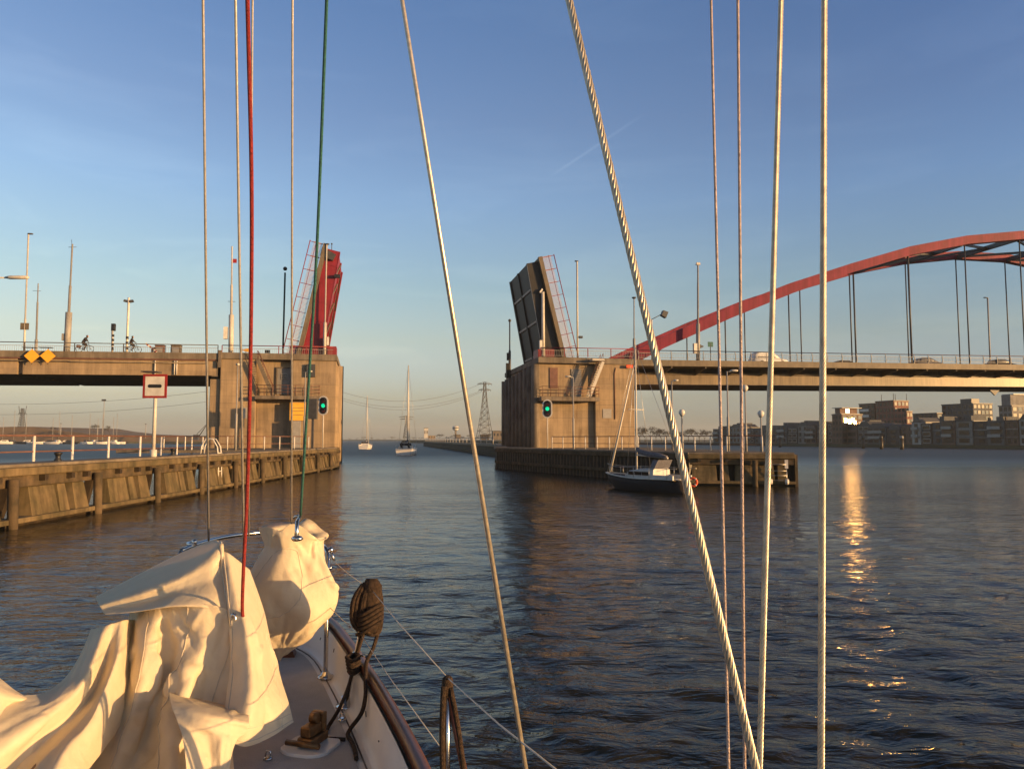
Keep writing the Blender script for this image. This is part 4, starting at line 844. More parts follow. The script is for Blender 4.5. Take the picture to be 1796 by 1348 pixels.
def sailboat(name, loc, rz, label, L, B, H, mast_h, hull_m, cabin_m, cover_m, detail=True, group=None, mr=.06, tr=.75):
    t = thing(name, loc, rz, label, 'sailboat', group)
    rg = hull_rings(L, B, H, tr=tr); q = MB(); q.loft(rg); q.build('hull', hull_m, t)
    sheer = [r[0] for r in rg]; sheer2 = [r[-1] for r in rg]
    q = MB(); q.tube(sheer, .05, 6); q.tube(sheer2, .05, 6); q.build('rubbing_strake', M['white'], t)
    def ring(x, w, z0, z1): return [(x, -w, z0), (x, -w*.93, z1-.08), (x, -w*.7, z1), (x, w*.7, z1), (x, w*.93, z1-.08), (x, w, z0)]
    zc_ = H*1.0
    q = MB(); q.loft([ring(L*.30, B*.33, zc_, zc_+.62), ring(L*.5, B*.33, zc_, zc_+.55), ring(L*.66, B*.24, zc_+.05, zc_+.42), ring(L*.72, B*.18, zc_+.08, zc_+.2)], smooth=False); cb = q.build('cabin', cabin_m, t)
    if detail:
        for s in (-1, 1):
            for x in (.36, .45, .55): q = MB(); w = B*.33*(.97 if x < .5 else .86); q.box(L*x, L*x+.5, s*w-.03, s*w+.03, zc_+.2, zc_+.4); q.build('window', M['glassdark'], cb)
    q = MB(); q.box(L*.05, L*.30, -B*.32, B*.32, zc_-.05, zc_+.02); q.build('cockpit_sole', M['timber'], t)
    q = MB()
    for s in (-1, 1): q.box(L*.05, L*.30, s*B*.34-.05, s*B*.34+.05, zc_, zc_+.25)
    q.build('coaming', cabin_m, t)
    mx = L*.62
    q = MB(); q.tube([(mx, 0, H), (mx, 0, mast_h)], [mr*1.1, mr*.8], 8); q.build('mast', M['steel_light'], t)
    q = MB(); q.tube([(mx, -B*.3, mast_h*.55), (mx, B*.3, mast_h*.55)], .025, 6); q.build('spreader', M['steel_light'], t)
    q = MB(); q.tube([(mx-.05, 0, H+1.35), (L*.62-L*.4, 0, H+1.2)], .05, 6); bm_ = q.build('boom', M['steel_light'], t)
    q = MB(); q.tube([(mx-.05, 0, H+1.75), (mx-.3, 0, H+1.55), (mx-L*.15, 0, H+1.42), (mx-L*.3, 0, H+1.34), (mx-L*.39, 0, H+1.26)], [.1, .17, .17, .14, .08], 8); q.build('sail_cover', cover_m, bm_)
    stays(t, mx, mast_h-.1, [(L*1.03, 0, H*1.35), (0, 0, H), (mx-.2, B*.47, H), (mx-.2, -B*.47, H)], max(.012, mr*.22))
    if detail:
        q = MB(); zb_ = H*1.3
        for s in (-1, 1):
            for x, b_ in ((.99, .03), (.88, .2), (.7, .38), (.5, .47), (.3, .47), (.1, .42)): q.tube([(L*x, s*B*b_, H*1.05), (L*x, s*B*b_, H*1.05+.62)], .016, 5)
            q.tube([(L*1.03, 0, zb_+.55), (L*.99, s*B*.05, zb_+.52), (L*.88, s*B*.2, zb_+.42), (L*.7, s*B*.38, H*1.05+.6), (L*.3, s*B*.47, H*1.05+.6), (0, s*B*.36, H*1.05+.6)], .016, 5)
        q.build('guard_rail', M['galv'], t)
        q = MB(); q.tube([(L*.99, 0, H*1.4), (mx+.12, 0, mast_h*.86)], [.075, .03], 8); q.build('furled_jib', M['white'], t)
        q = MB(); q.hexa([(L*.30, -B*.28, zc_+.6), (L*.36, -B*.26, zc_+.6), (L*.36, B*.26, zc_+.6), (L*.30, B*.28, zc_+.6), (L*.25, -B*.27, zc_+1.1), (L*.33, -B*.24, zc_+1.08), (L*.33, B*.24, zc_+1.08), (L*.25, B*.27, zc_+1.1)]); q.build('spray_hood', cover_m, t)
    return t
M['cabin_grey'] = mat('shaded_cabin_paint', (.52, .51, .50), .5, scale=3, var=.12)  # white cabin greyed: its shade is put into the paint colour
navy = mat('black_hull', (.025, .022, .024), .8, var=.1); hullw = mat('white_hull', (.70, .68, .64), .6, var=.05); cover_g = mat('grey_sail_cover', (.14, .14, .17), .85, scale=6, var=.2); cover_d = mat('dark_sail_cover', (.04, .045, .07), .85, scale=6, var=.2)
st, bw = Vector((9.72, 41.5, 0)), Vector((6.1, 46.6, 0))
NB = sailboat('sailboat', st, math.atan2(bw.y-st.y, bw.x-st.x), 'black hulled sailboat with white cabin lying by the dark dock', (bw-st).length, 2.2, .72, 8.7, navy, M['cabin_grey'], cover_g, mr=.055, tr=.3)
t = thing('life_ring', atY(1215, 845, 41.2), R(-15), 'orange life ring on the stern of the black hulled sailboat', 'life ring')
q = MB(); q.tube([(.215*math.cos(a), 0, .215*math.sin(a)) for a in [2*math.pi*k/20 for k in range(20)]], .07, 8, closed=True); q.build('ring', M['orange'], t)
q = MB()
for a in (.8, 2.4, 3.9, 5.5): q.tube([(.215*math.cos(a-.12), 0, .215*math.sin(a-.12)), (.215*math.cos(a+.12), 0, .215*math.sin(a+.12))], .075, 8)
q.build('white_band', M['white'], t)
q = MB(); p0 = t.location; q.tube([(st.x-.25, st.y+.3, .7), (st.x-.05, st.y+.1, 1.1), (p0.x-.1, p0.y+.15, p0.z+.35), (p0.x, p0.y+.06, p0.z+.2)], .025, 6); tag(q.build('ring_holder', M['white']), 'white bent tube holding the orange life ring', 'holder')
def stern_on(u, vw, label, hull_m, mast_v, L, B):
    dep = 3*1300/(vw-770); p = atY(u, vw, dep); mh = 3+(770-mast_v)*dep/1300
    return sailboat('sailboat', (p.x, p.y, 0), R(92), label, L, B, 1.15, mh, hull_m, M['white'], cover_d, mr=.12)
a_ = stern_on(708, 798, 'larger sailboat under way seen from astern in the middle of the channel', hullw, 634, 11, 4.0)
b_ = stern_on(637, 787.5, 'smaller sailboat far ahead near the round timber head', hullw, 692, 10, 3.8)
def seated(loc, label, coat):
    t = thing('person', loc, R(90), label, 'person')
    V = [(0, 0, .45), (0, 0, .7), (.03, 0, .95), (.04, 0, 1.08), (.05, 0, 1.2)]; E = [(0, 1), (1, 2), (2, 3), (3, 4)]; Rr = [.17, .18, .19, .07, .1]
    for s in (-1, 1):
        n = len(V); V += [(.03, s*.22, .92), (.1, s*.28, .68), (.3, s*.2, .6)]; E += [(2, n), (n, n+1), (n+1, n+2)]; Rr += [.07, .055, .04]
        n = len(V); V += [(.45, s*.14, .45), (.48, s*.14, .05)]; E += [(0, n), (n, n+1)]; Rr += [.09, .06]
    skin_figure('body', V, E, Rr, coat, t, 1); q = MB(); q.ball((.05, 0, 1.24), .12, 8, (1, .9, 1.15)); q.build('hat', M['darkcloth'], t)
pl = a_.location
seated((pl.x-.7, pl.y+1.8, 1.1), 'person in dark jacket in the cockpit of the larger sailboat, port side', coat2); seated((pl.x+.6, pl.y+2.2, 1.1), 'person in dark jacket in the cockpit of the larger sailboat, starboard side', coat2)
# marina far to the left under the span
rnd = random.Random(11); proto = None
marks = ['with a blue cover', 'with a tall mast', 'with a low cabin', 'with a dark hood', 'with a white wheelhouse', 'with a bare mast', 'with a wide beam', 'moored sideways']
MAR = [(10, 482), (22, 470), (48, 470), (62, 478), (78, 462), (92, 484), (112, 470), (128, 480), (142, 465), (156, 474), (168, 460), (184, 470), (196, 478), (208, 466), (220, 472)]
for i, (u, dep) in enumerate(MAR):
    p = atY(u, 778, dep); L_ = rnd.uniform(7, 12); t = thing('moored_boat', (p.x, p.y, 0), R(rnd.choice((-10, 8, 170, 200, 60))), 'small pale boat moored in the far marina under the cyclists’ span', 'boat', 'boats moored in the far marina')
    q = MB(); q.loft(hull_rings(L_, 3.2, 1.3, n=8)); q.build('hull', hullw if i % 3 else navy, t)
    q = MB(); q.hexa([(L_*.2, -1.1, 1.25), (L_*.65, -1.0, 1.25), (L_*.65, 1.0, 1.25), (L_*.2, 1.1, 1.25), (L_*.25, -.95, 2.5), (L_*.55, -.9, 2.4), (L_*.55, .9, 2.4), (L_*.25, .95, 2.5)]); cb = q.build('cabin', M['white'] if i % 2 else cover_d, t)
    q = MB(); q.box(L_*.3, L_*.5, -1.05, 1.05, 1.8, 2.15); q.build('window', M['glassdark'], cb)
    if i % 5 != 2: q = MB(); hm = rnd.uniform(10, 24); q.tube([(L_*.5, 0, 1.2), (L_*.5, 0, hm)], .13, 6); q.build('mast', M['steel_grey'], t)
# ---------------------------------------------------------------- far left land: embankment, trees, crane
def emb():
    D = 560; pts = [(21, 748), (60, 748), (95, 754), (150, 760), (230, 763), (365, 766), (365, 778), (-120, 778), (-120, 752)]
    ps = [atY(u, v, D) for u, v in pts]; q = MB(); n = len(ps); vs = [(p.x, D, max(.5, p.z)) for p in ps]+[(p.x, D+120, max(.5, p.z)) for p in ps]
    q.add(vs, [tuple(range(n)), tuple(range(2*n-1, n-1, -1))]+[(i, i+n, (i+1) % n+n, (i+1) % n) for i in range(n)]); tag(q.build('embankment', mat('embankment_earth', (.16, .11, .075), .95, scale=.05, var=.3)), kind='structure')
emb()
def tree_mesh(seed, h, w, m_=None):
    """winter tree: trunk, limbs, and a loose crown of small twig faces"""
    r = random.Random(seed); tr = MB(); tips = []
    def limb(p, d, ln, rad, lev):
        q_ = p+d*ln; tr.tube([p, p.lerp(q_, .5)+Vector((r.uniform(-.1, .1), r.uniform(-.1, .1), 0))*ln*.4, q_], [rad, rad*.8, rad*.55], 5)
        if lev == 0: tips.append(q_); return
        for k in range(3):
            a = r.uniform(0, 6.28); dd = (d+Vector((math.cos(a), math.sin(a), r.uniform(-.1, .5)))*.75).normalized(); limb(q_, dd, ln*r.uniform(.6, .85), rad*.55, lev-1)
    limb(Vector((0, 0, 0)), Vector((0, 0, 1)), h*.32, h*.022, 3)
    cr = MB(); sx = w/max(.1, max(abs(t_.x) for t_ in tips)*2.1)
    for t_ in tips:
        for k in range(26):
            c = Vector((t_.x*sx, t_.y*sx, t_.z))+Vector((r.gauss(0, h*.05), r.gauss(0, h*.05), r.gauss(0, h*.045))); a = Vector((r.uniform(-1, 1), r.uniform(-1, 1), r.uniform(-1, 1))).normalized()*h*.028; b = Vector((r.uniform(-1, 1), r.uniform(-1, 1), r.uniform(-1, 1))).normalized()*h*.016
            cr.add([c-a, c-b*.6, c+a, c+b*.6], [(0, 1, 2, 3)])
    return tr, cr
TREES = []
for sd in range(3): tr, cr = tree_mesh(sd+5, 10, 7.5); TREES.append((tr, cr))
TPROTO = {}
def tree(kind, x, y, z, h, label, group=None, wf=1.0):
    t = thing('tree', (x, y, z), random.uniform(0, 6), label, 'tree', group); t.scale = (h/10*wf, h/10*wf, h/10)
    if kind not in TPROTO:
        a, b = TREES[kind]; TPROTO[kind] = (a.build('trunk', M['timber'], t), b.build('crown', M['foliage'], t))
    else:
        for o in TPROTO[kind]: c = o.copy(); COL.objects.link(c); c.parent = t
    return t
p = atY(165, 762, 540); tree(0, p.x, p.y, p.z-1, 9.5, 'bare tree above the marina, left of a pair'); p = atY(192, 763, 540); tree(1, p.x, p.y, p.z-1, 8.5, 'bare tree above the marina, right of a pair')
p = atY(95, 758, 545); tree(2, p.x, p.y, p.z-1, 6, 'low bush of a tree on the embankment above the marina')
def lattice(name, label, u, vb, vt, dep, arms, wb=.11, wt=.02, m='dark', n=9, cat='pylon', horns=False):
    base = atY(u, vb, dep); h = (vb-vt)*dep/1300; base.z = max(.5, base.z); t = thing(name, base, R(12), label, cat); r = dep*.00030
    def half(f): return h*(wb*(1-f)**1.6+wt)/1.0
    q = MB(); fs = [i/n for i in range(n+1)]
    for sx in (-1, 1):
        for sy in (-1, 1): q.tube([(sx*half(f), sy*half(f), h*f) for f in fs], r*1.3, 4)
    for i in range(n):
        a, b = half(fs[i]), half(fs[i+1]); z0, z1 = h*fs[i], h*fs[i+1]
        for y0, y1 in ((-a, -b), (a, b)): q.tube([(-a, y0, z0), (b, y1, z1)], r*.8, 4); q.tube([(a, y0, z0), (-b, y1, z1)], r*.8, 4)
        q.tube([(-b, -b, z1), (b, -b, z1), (b, b, z1), (-b, b, z1)], r*.8, 4, closed=True)
    q.build('tower', M[m], t)
    for f, w in arms:
        q = MB(); q.tube([(-w, 0, h*f), (w, 0, h*f)], r*1.5, 4); q.tube([(-w, 0, h*f), (0, 0, h*f+h*.035), (w, 0, h*f)], r, 4); q.build('arm', M[m], t)
        q = MB()
        for x in (-w, -w*.55, w*.55, w): q.tube([(x, 0, h*f), (x, 0, h*f-h*.03)], r, 4)
        q.build('insulators', M[m], t)
    return t, base, h
lattice('pylon', 'tall lattice pylon with two crossarms near the ribbed pier', 850, 766, 670, 900, [(.97, 8.6), (.86, 7.2)])
lattice('pylon', 'faint distant pylon behind the larger sailboat', 712, 768, 729, 1750, [(.95, 16), (.85, 14)], wb=.1)
t, base, h = lattice('pylon', 'small open topped pylon far left beyond the embankment', 38, 752, 716, 900, [(.75, 4.5)], wb=.09, wt=.05)
q = MB()
for s in (-1, 1): q.tube([(s*3, 0, h*.75), (s*4.2, 0, h*1.12)], .35, 4)
q.build('horn', M['dark'], t)
def cable(pts, dep, label):
    q = MB(); q.tube([atY(u, v, d) for u, v, d in pts], .16, 4); tag(q.build('power_line', M['dark']), label, 'power line', 'power lines')
def sagged(u0, v0, d0, u1, v1, d1, sag): return [(u0+(u1-u0)*k/20, v0+(v1-v0)*k/20+sag*4*(k/20)*(1-k/20), d0+(d1-d0)*k/20) for k in range(21)]
for dv, s_, lb in ((0, 17, 'uppermost thin power line sagging from the tall pylon'), (12, 15, 'second thin power line sagging from the tall pylon'), (14, 18, 'lowest thin power line sagging from the tall pylon')):
    cable(sagged(843+dv*.1, 673+dv, 900, 560, 672+dv, 780, s_+14), 900, lb)
for dv, lb in ((0, 'upper thin power line far left under the span'), (18, 'lower thin power line far left under the span')): cable(sagged(365, 686+dv, 800, -60, 708+dv, 900, 8), 900, lb)
def mastpole(u, vt, vb, dep, label, name='harbour_mast'):
    b = atY(u, vb, dep); h = (vb-vt)*dep/1300; t = thing(name, b, 0, label, 'mast'); q = MB(); q.tube([(0, 0, 0), (0, 0, h)], [dep*.0006, dep*.0004], 6); q.build('pole', M['steel_grey'], t); q = MB(); q.box(-h*.06, h*.04, -.2, .2, h*.96, h); q.build('lamp_head', M['dark'], t)
mastpole(255, 743, 768, 520, 'short harbour lamp mast right of the marina'); mastpole(106, 742, 765, 520, 'short harbour lamp mast on the embankment'); mastpole(180, 700, 776, 470, 'tallest bare mast in the far marina')
b = atY(345, 766, 530); t = thing('crane', b, 0, 'slanting dark crane jib far behind the walkway', 'crane'); q = MB(); q.tube([(0, 0, -2), (8.2, 0, 10.5)], .35, 5); q.tube([(0, 0, 2), (8.2, 0, 10.5)], .2, 4); q.build('jib', M['dark'], t); q = MB(); q.box(-2, 1.5, -1.5, 1.5, -2, 1.6); q.build('cab', M['dark'], t)
# ---------------------------------------------------------------- far middle: lock head
def lockhouse(u, v0, v1, w_px, dep, label, m, cap=None):
    b = atY(u, v1, dep); h = (v1-v0)*dep/1300; w = w_px*dep/1300/2; b.z = max(1, b.z); t = thing('lock_building', b, R(10), label, 'building')
    if cap:
        q = MB(); q.box(-w*.28, w*.28, -w*.28, w*.28, 0, h*.72); q.build('shaft', M['concrete_dark'], t); q = MB(); q.lathe([(w*.7, h*.68), (w, h*.78), (w*.98, h*.95), (w*.6, h)], n=12); q.build('cabin', m, t); q = MB(); q.lathe([(w*.99, h*.8), (w*1.01, h*.9)], n=12); q.build('window_band', M['glassdark'], t)
        q = MB(); q.box(w*.2, w*1.6, -w*.5, w*.5, 0, h*.36); q.build('base_house', M['concrete_dark'], t)
    else:
        q = MB(); q.box(-w, w, -w, w, 0, h); wl = q.build('wall', m, t)
        q = MB(); q.box(-w*1.03, w*1.03, -w*1.03, w*1.03, h, h*1.06); q.build('roof', M['dark'], t)
        for k in range(3): x = -w*.7+w*.7*k; q = MB(); q.box(x-w*.15, x+w*.15, -w-.06, -w, h*.45, h*.75); q.build('window', M['glassdark'], t)
lockhouse(747, 751, 768, 7, 800, 'small pale tower house at the end of the long jetty', M['steel_light']); lockhouse(799, 747, 770, 11, 620, 'white capped control tower on the far lock head', M['white'], True)
lockhouse(872, 756, 771, 17, 560, 'flat grey building left of the ribbed pier', M['concrete_dark']); lockhouse(850, 762, 771, 14, 640, 'low dark shed under the tall pylon', M['timber']); lockhouse(757, 764, 770, 12, 760, 'low pale shed right of the pale tower house', M['concrete'])
rnd = random.Random(2)
poly_sheet('lock_bank', [(-95, 640), (-60, 560), (-8, 430), (30, 430), (40, 900), (-110, 900)], -3, 1.9, M['land'])
for i in range(9):
    u = 770+i*13; d = 600+rnd.uniform(-30, 60); p = atY(u, 769, d); tree(i % 3, p.x, p.y, 1.5, rnd.uniform(3.5, 7), 'low bare bush on the far lock bank', 'bushes on the far lock bank', 1.5)
t = thing('jetty_railing', (-36, 318, 2.15), math.atan2(-200, 36), 'thin railing along the long jetty', 'railing'); rail_run(t, [(0, -1, 0), (190, -1, 0)], 1.1, M['steel_light'], M['steel_grey'], 8, .07)
for i in range(12):
    u = 600+i*12.5; d = 1480+rnd.uniform(0, 200); p = atY(u, 769, d); tree(i % 3, p.x, p.y, 1, rnd.uniform(4, 8), 'far low tree on the horizon bank', 'trees on the horizon bank', 2.2)
# ---------------------------------------------------------------- right bank: houses, blocks
LA, LB_ = Vector((104, 392)), Vector((176, 182)); LD = (LB_-LA).normalized(); LN = Vector((LD.y, -LD.x))   # LN: facade normal towards the water
if LN.x > 0: LN = -LN
poly_sheet('right_bank', [tuple(LA-LD*240+LN*3), tuple(LB_+LD*60+LN*3), (500, 150), (900, 700), (300, 1000)], -3, 1.1, M['land'])
def line_at(u, off=0):
    k = (u-898)/1300; A_ = LA - LN*off; t_ = (A_.x-k*A_.y)/(k*LD.y-LD.x); return A_+LD*t_
def hmat(name, c, v=.15): return mat(name, c, .85, scale=.4, var=v, streak=.2)
HM = [hmat('brown_brick', (.16, .10, .075)), hmat('dark_brick', (.085, .07, .065)), hmat('grey_render', (.22, .21, .20)), hmat('pale_render', (.38, .37, .35)), hmat('slate_cladding', (.10, .105, .11)), hmat('red_brick', (.22, .095, .07))]
HNAMES = ['brown brick', 'dark brick', 'grey rendered', 'pale rendered', 'slate clad', 'red brick']
frame_m = M['white']; pane_m = M['glassdark']
def facade(t, length, h, floors, bays, y, sgn=1, wm=pane_m, ratio=.5, fr=True, x0=0, axis='x', tilt=None, balc=False, z0=0):
    """windows on the plane y (axis x) or on the plane x=y (axis y); outward towards -sgn"""
    fh = h/floors; bw_ = length/bays; fr_rnd = random.Random(int(length*31+h*7)); wm0 = wm
    for f in range(floors):
        for b in range(bays):
            wm = M['glassdark'] if (wm0 is M.get('dullpane') and fr_rnd.random() < .45) else wm0
            c = x0+bw_*(b+.5); w = bw_*ratio/2; za = z0+f*fh+fh*.28; zb_ = z0+f*fh+fh*.82; q = MB(); e = .1
            if axis == 'x': q.box(c-w-e, c+w+e, *sorted((y, y-sgn*.06)), za-e, zb_+e)
            else: q.box(*sorted((y, y-sgn*.06)), c-w-e, c+w+e, za-e, zb_+e)
            w_ = q.build('window', frame_m if fr else M['dark'], t)
            yy = y-sgn*.075
            vs = [(c-w, yy, za), (c+w, yy, za), (c+w, yy, zb_), (c-w, yy, zb_)]
            if axis == 'y': vs = [(v[1], v[0], v[2]) for v in vs]
            q = MB(); 
            n_ = Vector((0, -sgn, 0)) if axis == 'x' else Vector((-sgn, 0, 0))
            q.add([Vector(v) for v in vs]+[Vector(v)+n_*.02 for v in vs], [(0, 1, 2, 3), (7, 6, 5, 4), (0, 4, 5, 1), (1, 5, 6, 2), (2, 6, 7, 3), (3, 7, 4, 0)]); q.build('pane', wm, w_)
rz_row = math.atan2(LD.y, LD.x)
EDGES = [(1250, 1262, 753, 4), (1262, 1276, 748, 1), (1276, 1300, 750, 2), (1300, 1321, 752, 1), (1321, 1345, 753, 4), (1345, 1362, 752, 0), (1362, 1379, 747, 4), (1379, 1395, 751, 1), (1395, 1412, 747, 2), (1412, 1430, 751, 0), (1430, 1447, 747, 1), (1447, 1464, 743, 0), (1464, 1482, 747, 5), (1482, 1500, 745, 0), (1500, 1520, 747, 1), (1520, 1552, 750, 4), (1552, 1575, 753, 1), (1575, 1598, 747, 0), (1598, 1613, 741, 3), (1613, 1630, 744, 1), (1630, 1650, 742, 4), (1650, 1673, 739, 0), (1673, 1702, 739, 2), (1702, 1730, 740, 1), (1730, 1760, 739, 4), (1760, 1782, 738, 0), (1782, 1806, 736, 3), (1806, 1850, 735, 4)]
ROW_LABELS = ['slate clad waterfront house behind the slim dock lamps, first there from the left', 'dark brick waterfront house behind the slim dock lamps, second there from the left', 'grey rendered waterfront house behind the slim dock lamps, third there from the left', 'dark brick waterfront house behind the taller globe lamp, first there from the left', 'slate clad waterfront house behind the taller globe lamp, second there from the left', 'brown brick waterfront house between the two thick twisted wires, first there from the left', 'slate clad waterfront house between the two thick twisted wires, second there from the left', 'dark brick waterfront house between the two thick twisted wires, third there from the left', 'grey rendered waterfront house between the two thick twisted wires, fourth there from the left', 'brown brick waterfront house between the two thick twisted wires, fifth there from the left', 'dark brick waterfront house between the two thick twisted wires, sixth there from the left', 'brown brick waterfront house below the block flashing in the sun, first there from the left', 'red brick waterfront house below the block flashing in the sun, second there from the left', 'brown brick waterfront house below the block flashing in the sun, third there from the left', 'dark brick waterfront house below the block flashing in the sun, fourth there from the left', 'slate clad waterfront house below the tallest block, first there from the left', 'dark brick waterfront house below the tallest block, second there from the left', 'brown brick waterfront house below the tallest block, third there from the left', 'pale rendered waterfront house below the dark middle block, first there from the left', 'dark brick waterfront house below the dark middle block, second there from the left', 'slate clad waterfront house below the dark middle block, third there from the left', 'brown brick waterfront house below the blue grey block, first there from the left', 'grey rendered waterfront house below the blue grey block, second there from the left', 'dark brick waterfront house below the blue grey block, third there from the left', 'slate clad waterfront house below the stepped edge block, first there from the left', 'brown brick waterfront house below the stepped edge block, second there from the left', 'pale rendered waterfront house below the stepped edge block, third there from the left', 'slate clad waterfront house below the stepped edge block, fourth there from the left']
for i, (u0, u1, vt, ci) in enumerate(EDGES):
    p0, p1 = line_at(u0), line_at(u1); L_ = (p1-p0).length; mid = (p0+p1)/2; h = (770-vt)*mid.y/1300+3-1.1
    t = thing('row_house', (p0.x, p0.y, 1.1), rz_row, f'{HNAMES[ci]} waterfront house', 'house', 'houses along the right waterfront')
    q = MB(); sgn = 1
    # local: x along LD, water side is -y or +y
    ysg = 1 if LN.dot(Vector((-LD.y, LD.x))) < 0 else -1        # outward is -y when ysg=1
    y0, y1 = (0, 11*ysg); rec = (i % 3)*.5*ysg
    q.box(0, L_, *sorted((rec, y1)), 0, h); q.build('wall', HM[ci], t)
    q = MB(); q.box(.02, L_-.02, *sorted((rec-.12*ysg, y1)), h, h+.3); q.build('roof', M['dark'], t)
    fl = 3; bays = max(2, round(L_/4)) if L_ < 18 else 5
    hr = random.Random(i*7+1); rt_ = hr.choice((.34, .45, .6, .72)); bays = max(1, min(5, round(L_/hr.choice((2.6, 3.4, 4.6)))))
    facade(t, L_, h, fl, bays, rec, ysg, ratio=rt_, fr=(hr.random() < .4))
    if hr.random() < .45:      # string courses and a parapet band
        for f in range(1, 3): q = MB(); q.box(0, L_, *sorted((rec, rec-.08*ysg)), h*f/3-.12, h*f/3+.1); q.build('string_course', HM[hr.choice((2, 3, 4))], t)
    if hr.random() < .5: q = MB(); cx_ = L_*hr.uniform(.2, .8); q.box(cx_-.35, cx_+.35, *sorted((rec+3*ysg, rec+3.7*ysg)), h+.3, h+1.5); q.build('chimney', HM[1], t)
    if hr.random() < .3: q = MB(); z_ = h+.3; q.prism([(0.05, z_), (L_-.05, z_), (L_-.05-L_*.25, z_+1.5), (.05+L_*.25, z_+1.5)], *sorted((rec+.4*ysg, y1-ysg)), 'y'); q.build('hipped_roof', M['dark'], t)
    if i % 3 == 0:
        for f in (1, 2): q = MB(); q.box(L_*.12, L_*.88, *sorted((rec, rec-1.1*ysg)), h*f/3, h*f/3+.15); q.box(L_*.12, L_*.88, *sorted((rec-1.05*ysg, rec-1.1*ysg)), h*f/3+.15, h*f/3+1.0); q.build('balcony', M['steel_grey'], t)
    if i % 4 in (0, 2): q = MB(); q.box(L_*.3, L_*.7, *sorted((rec+2*ysg, y1-2*ysg)), h+.3, h+1.6+(i % 3)*.4); q.build('roof_house', HM[4], t)
    # label by its neighbours
    t['label'] = ROW_LABELS[i]
def sunpane(): return M['sunpane']
M['sunpane'] = mat('golden_glint_glass', (.03, .03, .035), .135, var=.05, spec=1.0); M['sunpane'].node_tree.nodes['Principled BSDF'].inputs['Specular Tint'].default_value = (1, .78, .40, 1)  # gold of the sun's glint put into the specular tint
M['dullpane'] = mat('old_window_glass', (.04, .035, .03), .48, var=.1, spec=.6)
def tower(uc, Y, uL, uR, vtop, ci, label, floors, bl, br, glint=True, rot=None, litfl=99, frm=False):
    """block with a corner towards us: long dark face to the left, sunlit face to the right"""
    c = Vector(((uc-898)/1300*Y, Y)); d1 = -LD; d2 = Vector((-LN.x, -LN.y))
    if rot is not None:
        d2 = Vector((math.cos(rot), math.sin(rot))); d1 = Vector((-math.sin(rot), math.cos(rot)))
    kL = (uL-898)/1300; L_ = (c.x-kL*c.y)/(kL*d1.y-d1.x); kR = (uR-898)/1300; w_ = (c.x-kR*c.y)/(kR*d2.y-d2.x); h = (770-vtop)*Y/1300+3-1.1
    t = thing('apartment_block', (c.x, c.y, 1.1), math.atan2(d2.y, d2.x), label, 'apartment block')
    q = MB(); q.box(0, w_, 0, L_, 0, h); q.build('wall', HM[ci], t); q = MB(); q.box(-.2, w_+.2, -.2, L_+.2, h, h+.35); q.build('roof', M['dark'], t)
    facade(t, w_, h, floors, br, 0, 1, wm=M['dullpane'], ratio=.62, fr=frm, axis='x'); facade(t, L_, h, floors, bl, 0, 1, ratio=.5, fr=frm, axis='y')
    return t, L_, w_, h
# panes of the glinting terrace block face halfway between the sun and the boat
PT = Vector((139, 300, 16)); hv = (TO_SUN + (Vector((0, 0, HC))-PT).normalized()).normalized(); ROTG = math.atan2(hv.y, hv.x)+math.pi/2
t, L_, w_, h = tower(1476, 300, 1459, 1512, 727, 0, 'brown terraced block whose windows flash in the low sun', 5, 3, 4, rot=ROTG)
q = MB(); q.box(.8, w_, 1, L_, h+.35, h+.5); q.box(.6, w_+.4, .4, L_+.4, h+2.7, h+2.95); q.build('penthouse_slab', M['steel_grey'], t)
q = MB(); q.box(1.2, w_-.6, 2.0, L_-.5, h+.5, h+2.7); ph = q.build('penthouse', HM[0], t)
tl = math.asin(hv.z)
for k in range(1):
    q = MB(); x0_ = 4.4+k*1.9; zz = h+.9; dz = 1.4; dy = math.sin(tl)*dz
    q.add([(x0_, 1.94, zz), (x0_+1.6, 1.94, zz), (x0_+1.6, 1.94+dy, zz+dz), (x0_, 1.94+dy, zz+dz), (x0_, 1.99, zz), (x0_+1.6, 1.99, zz), (x0_+1.6, 1.99+dy, zz+dz), (x0_, 1.99+dy, zz+dz)], [(3, 2, 1, 0), (4, 5, 6, 7), (0, 1, 5, 4), (1, 2, 6, 5), (2, 3, 7, 6), (3, 0, 4, 7)]); q.build('glazed_door', M['sunpane'], t)
for k in range(4):
    q = MB(); x0_ = (1.2, 3.3, 5.1, 6.3)[k]; zz = h-(3.3, 3.6, 3.0, 4.4)[k]; dz = (1.9, 2.2, 1.7, 2.0)[k]; dy = math.sin(tl)*dz
    q.add([(x0_, -.16, zz), (x0_+1.35, -.16, zz), (x0_+1.35, -.16+dy, zz+dz), (x0_, -.16+dy, zz+dz), (x0_, -.1, zz), (x0_+1.35, -.1, zz), (x0_+1.35, -.1+dy, zz+dz), (x0_, -.1+dy, zz+dz)], [(3, 2, 1, 0), (4, 5, 6, 7), (0, 1, 5, 4), (1, 2, 6, 5), (2, 3, 7, 6), (3, 0, 4, 7)]); q.build('glazed_front', M['sunpane'], t)
t, L_, w_, h = tower(1568, 318, 1536, 1594, 703, 5, 'tallest brown block with glowing right side', 7, 5, 4)
q = MB()
for x, y in ((.5, .5), (w_*.5, 3), (w_-.5, .5), (w_*.3, L_-1)): q.tube([(x, y, h+.3), (x, y, h+3.2)], .12, 5)
q.build('roof_mast', M['dark'], t)
t, L_, w_, h = tower(1534, 330, 1507, 1540, 708, 0, 'brown block with pale balconies beside the tallest block', 7, 4, 1)
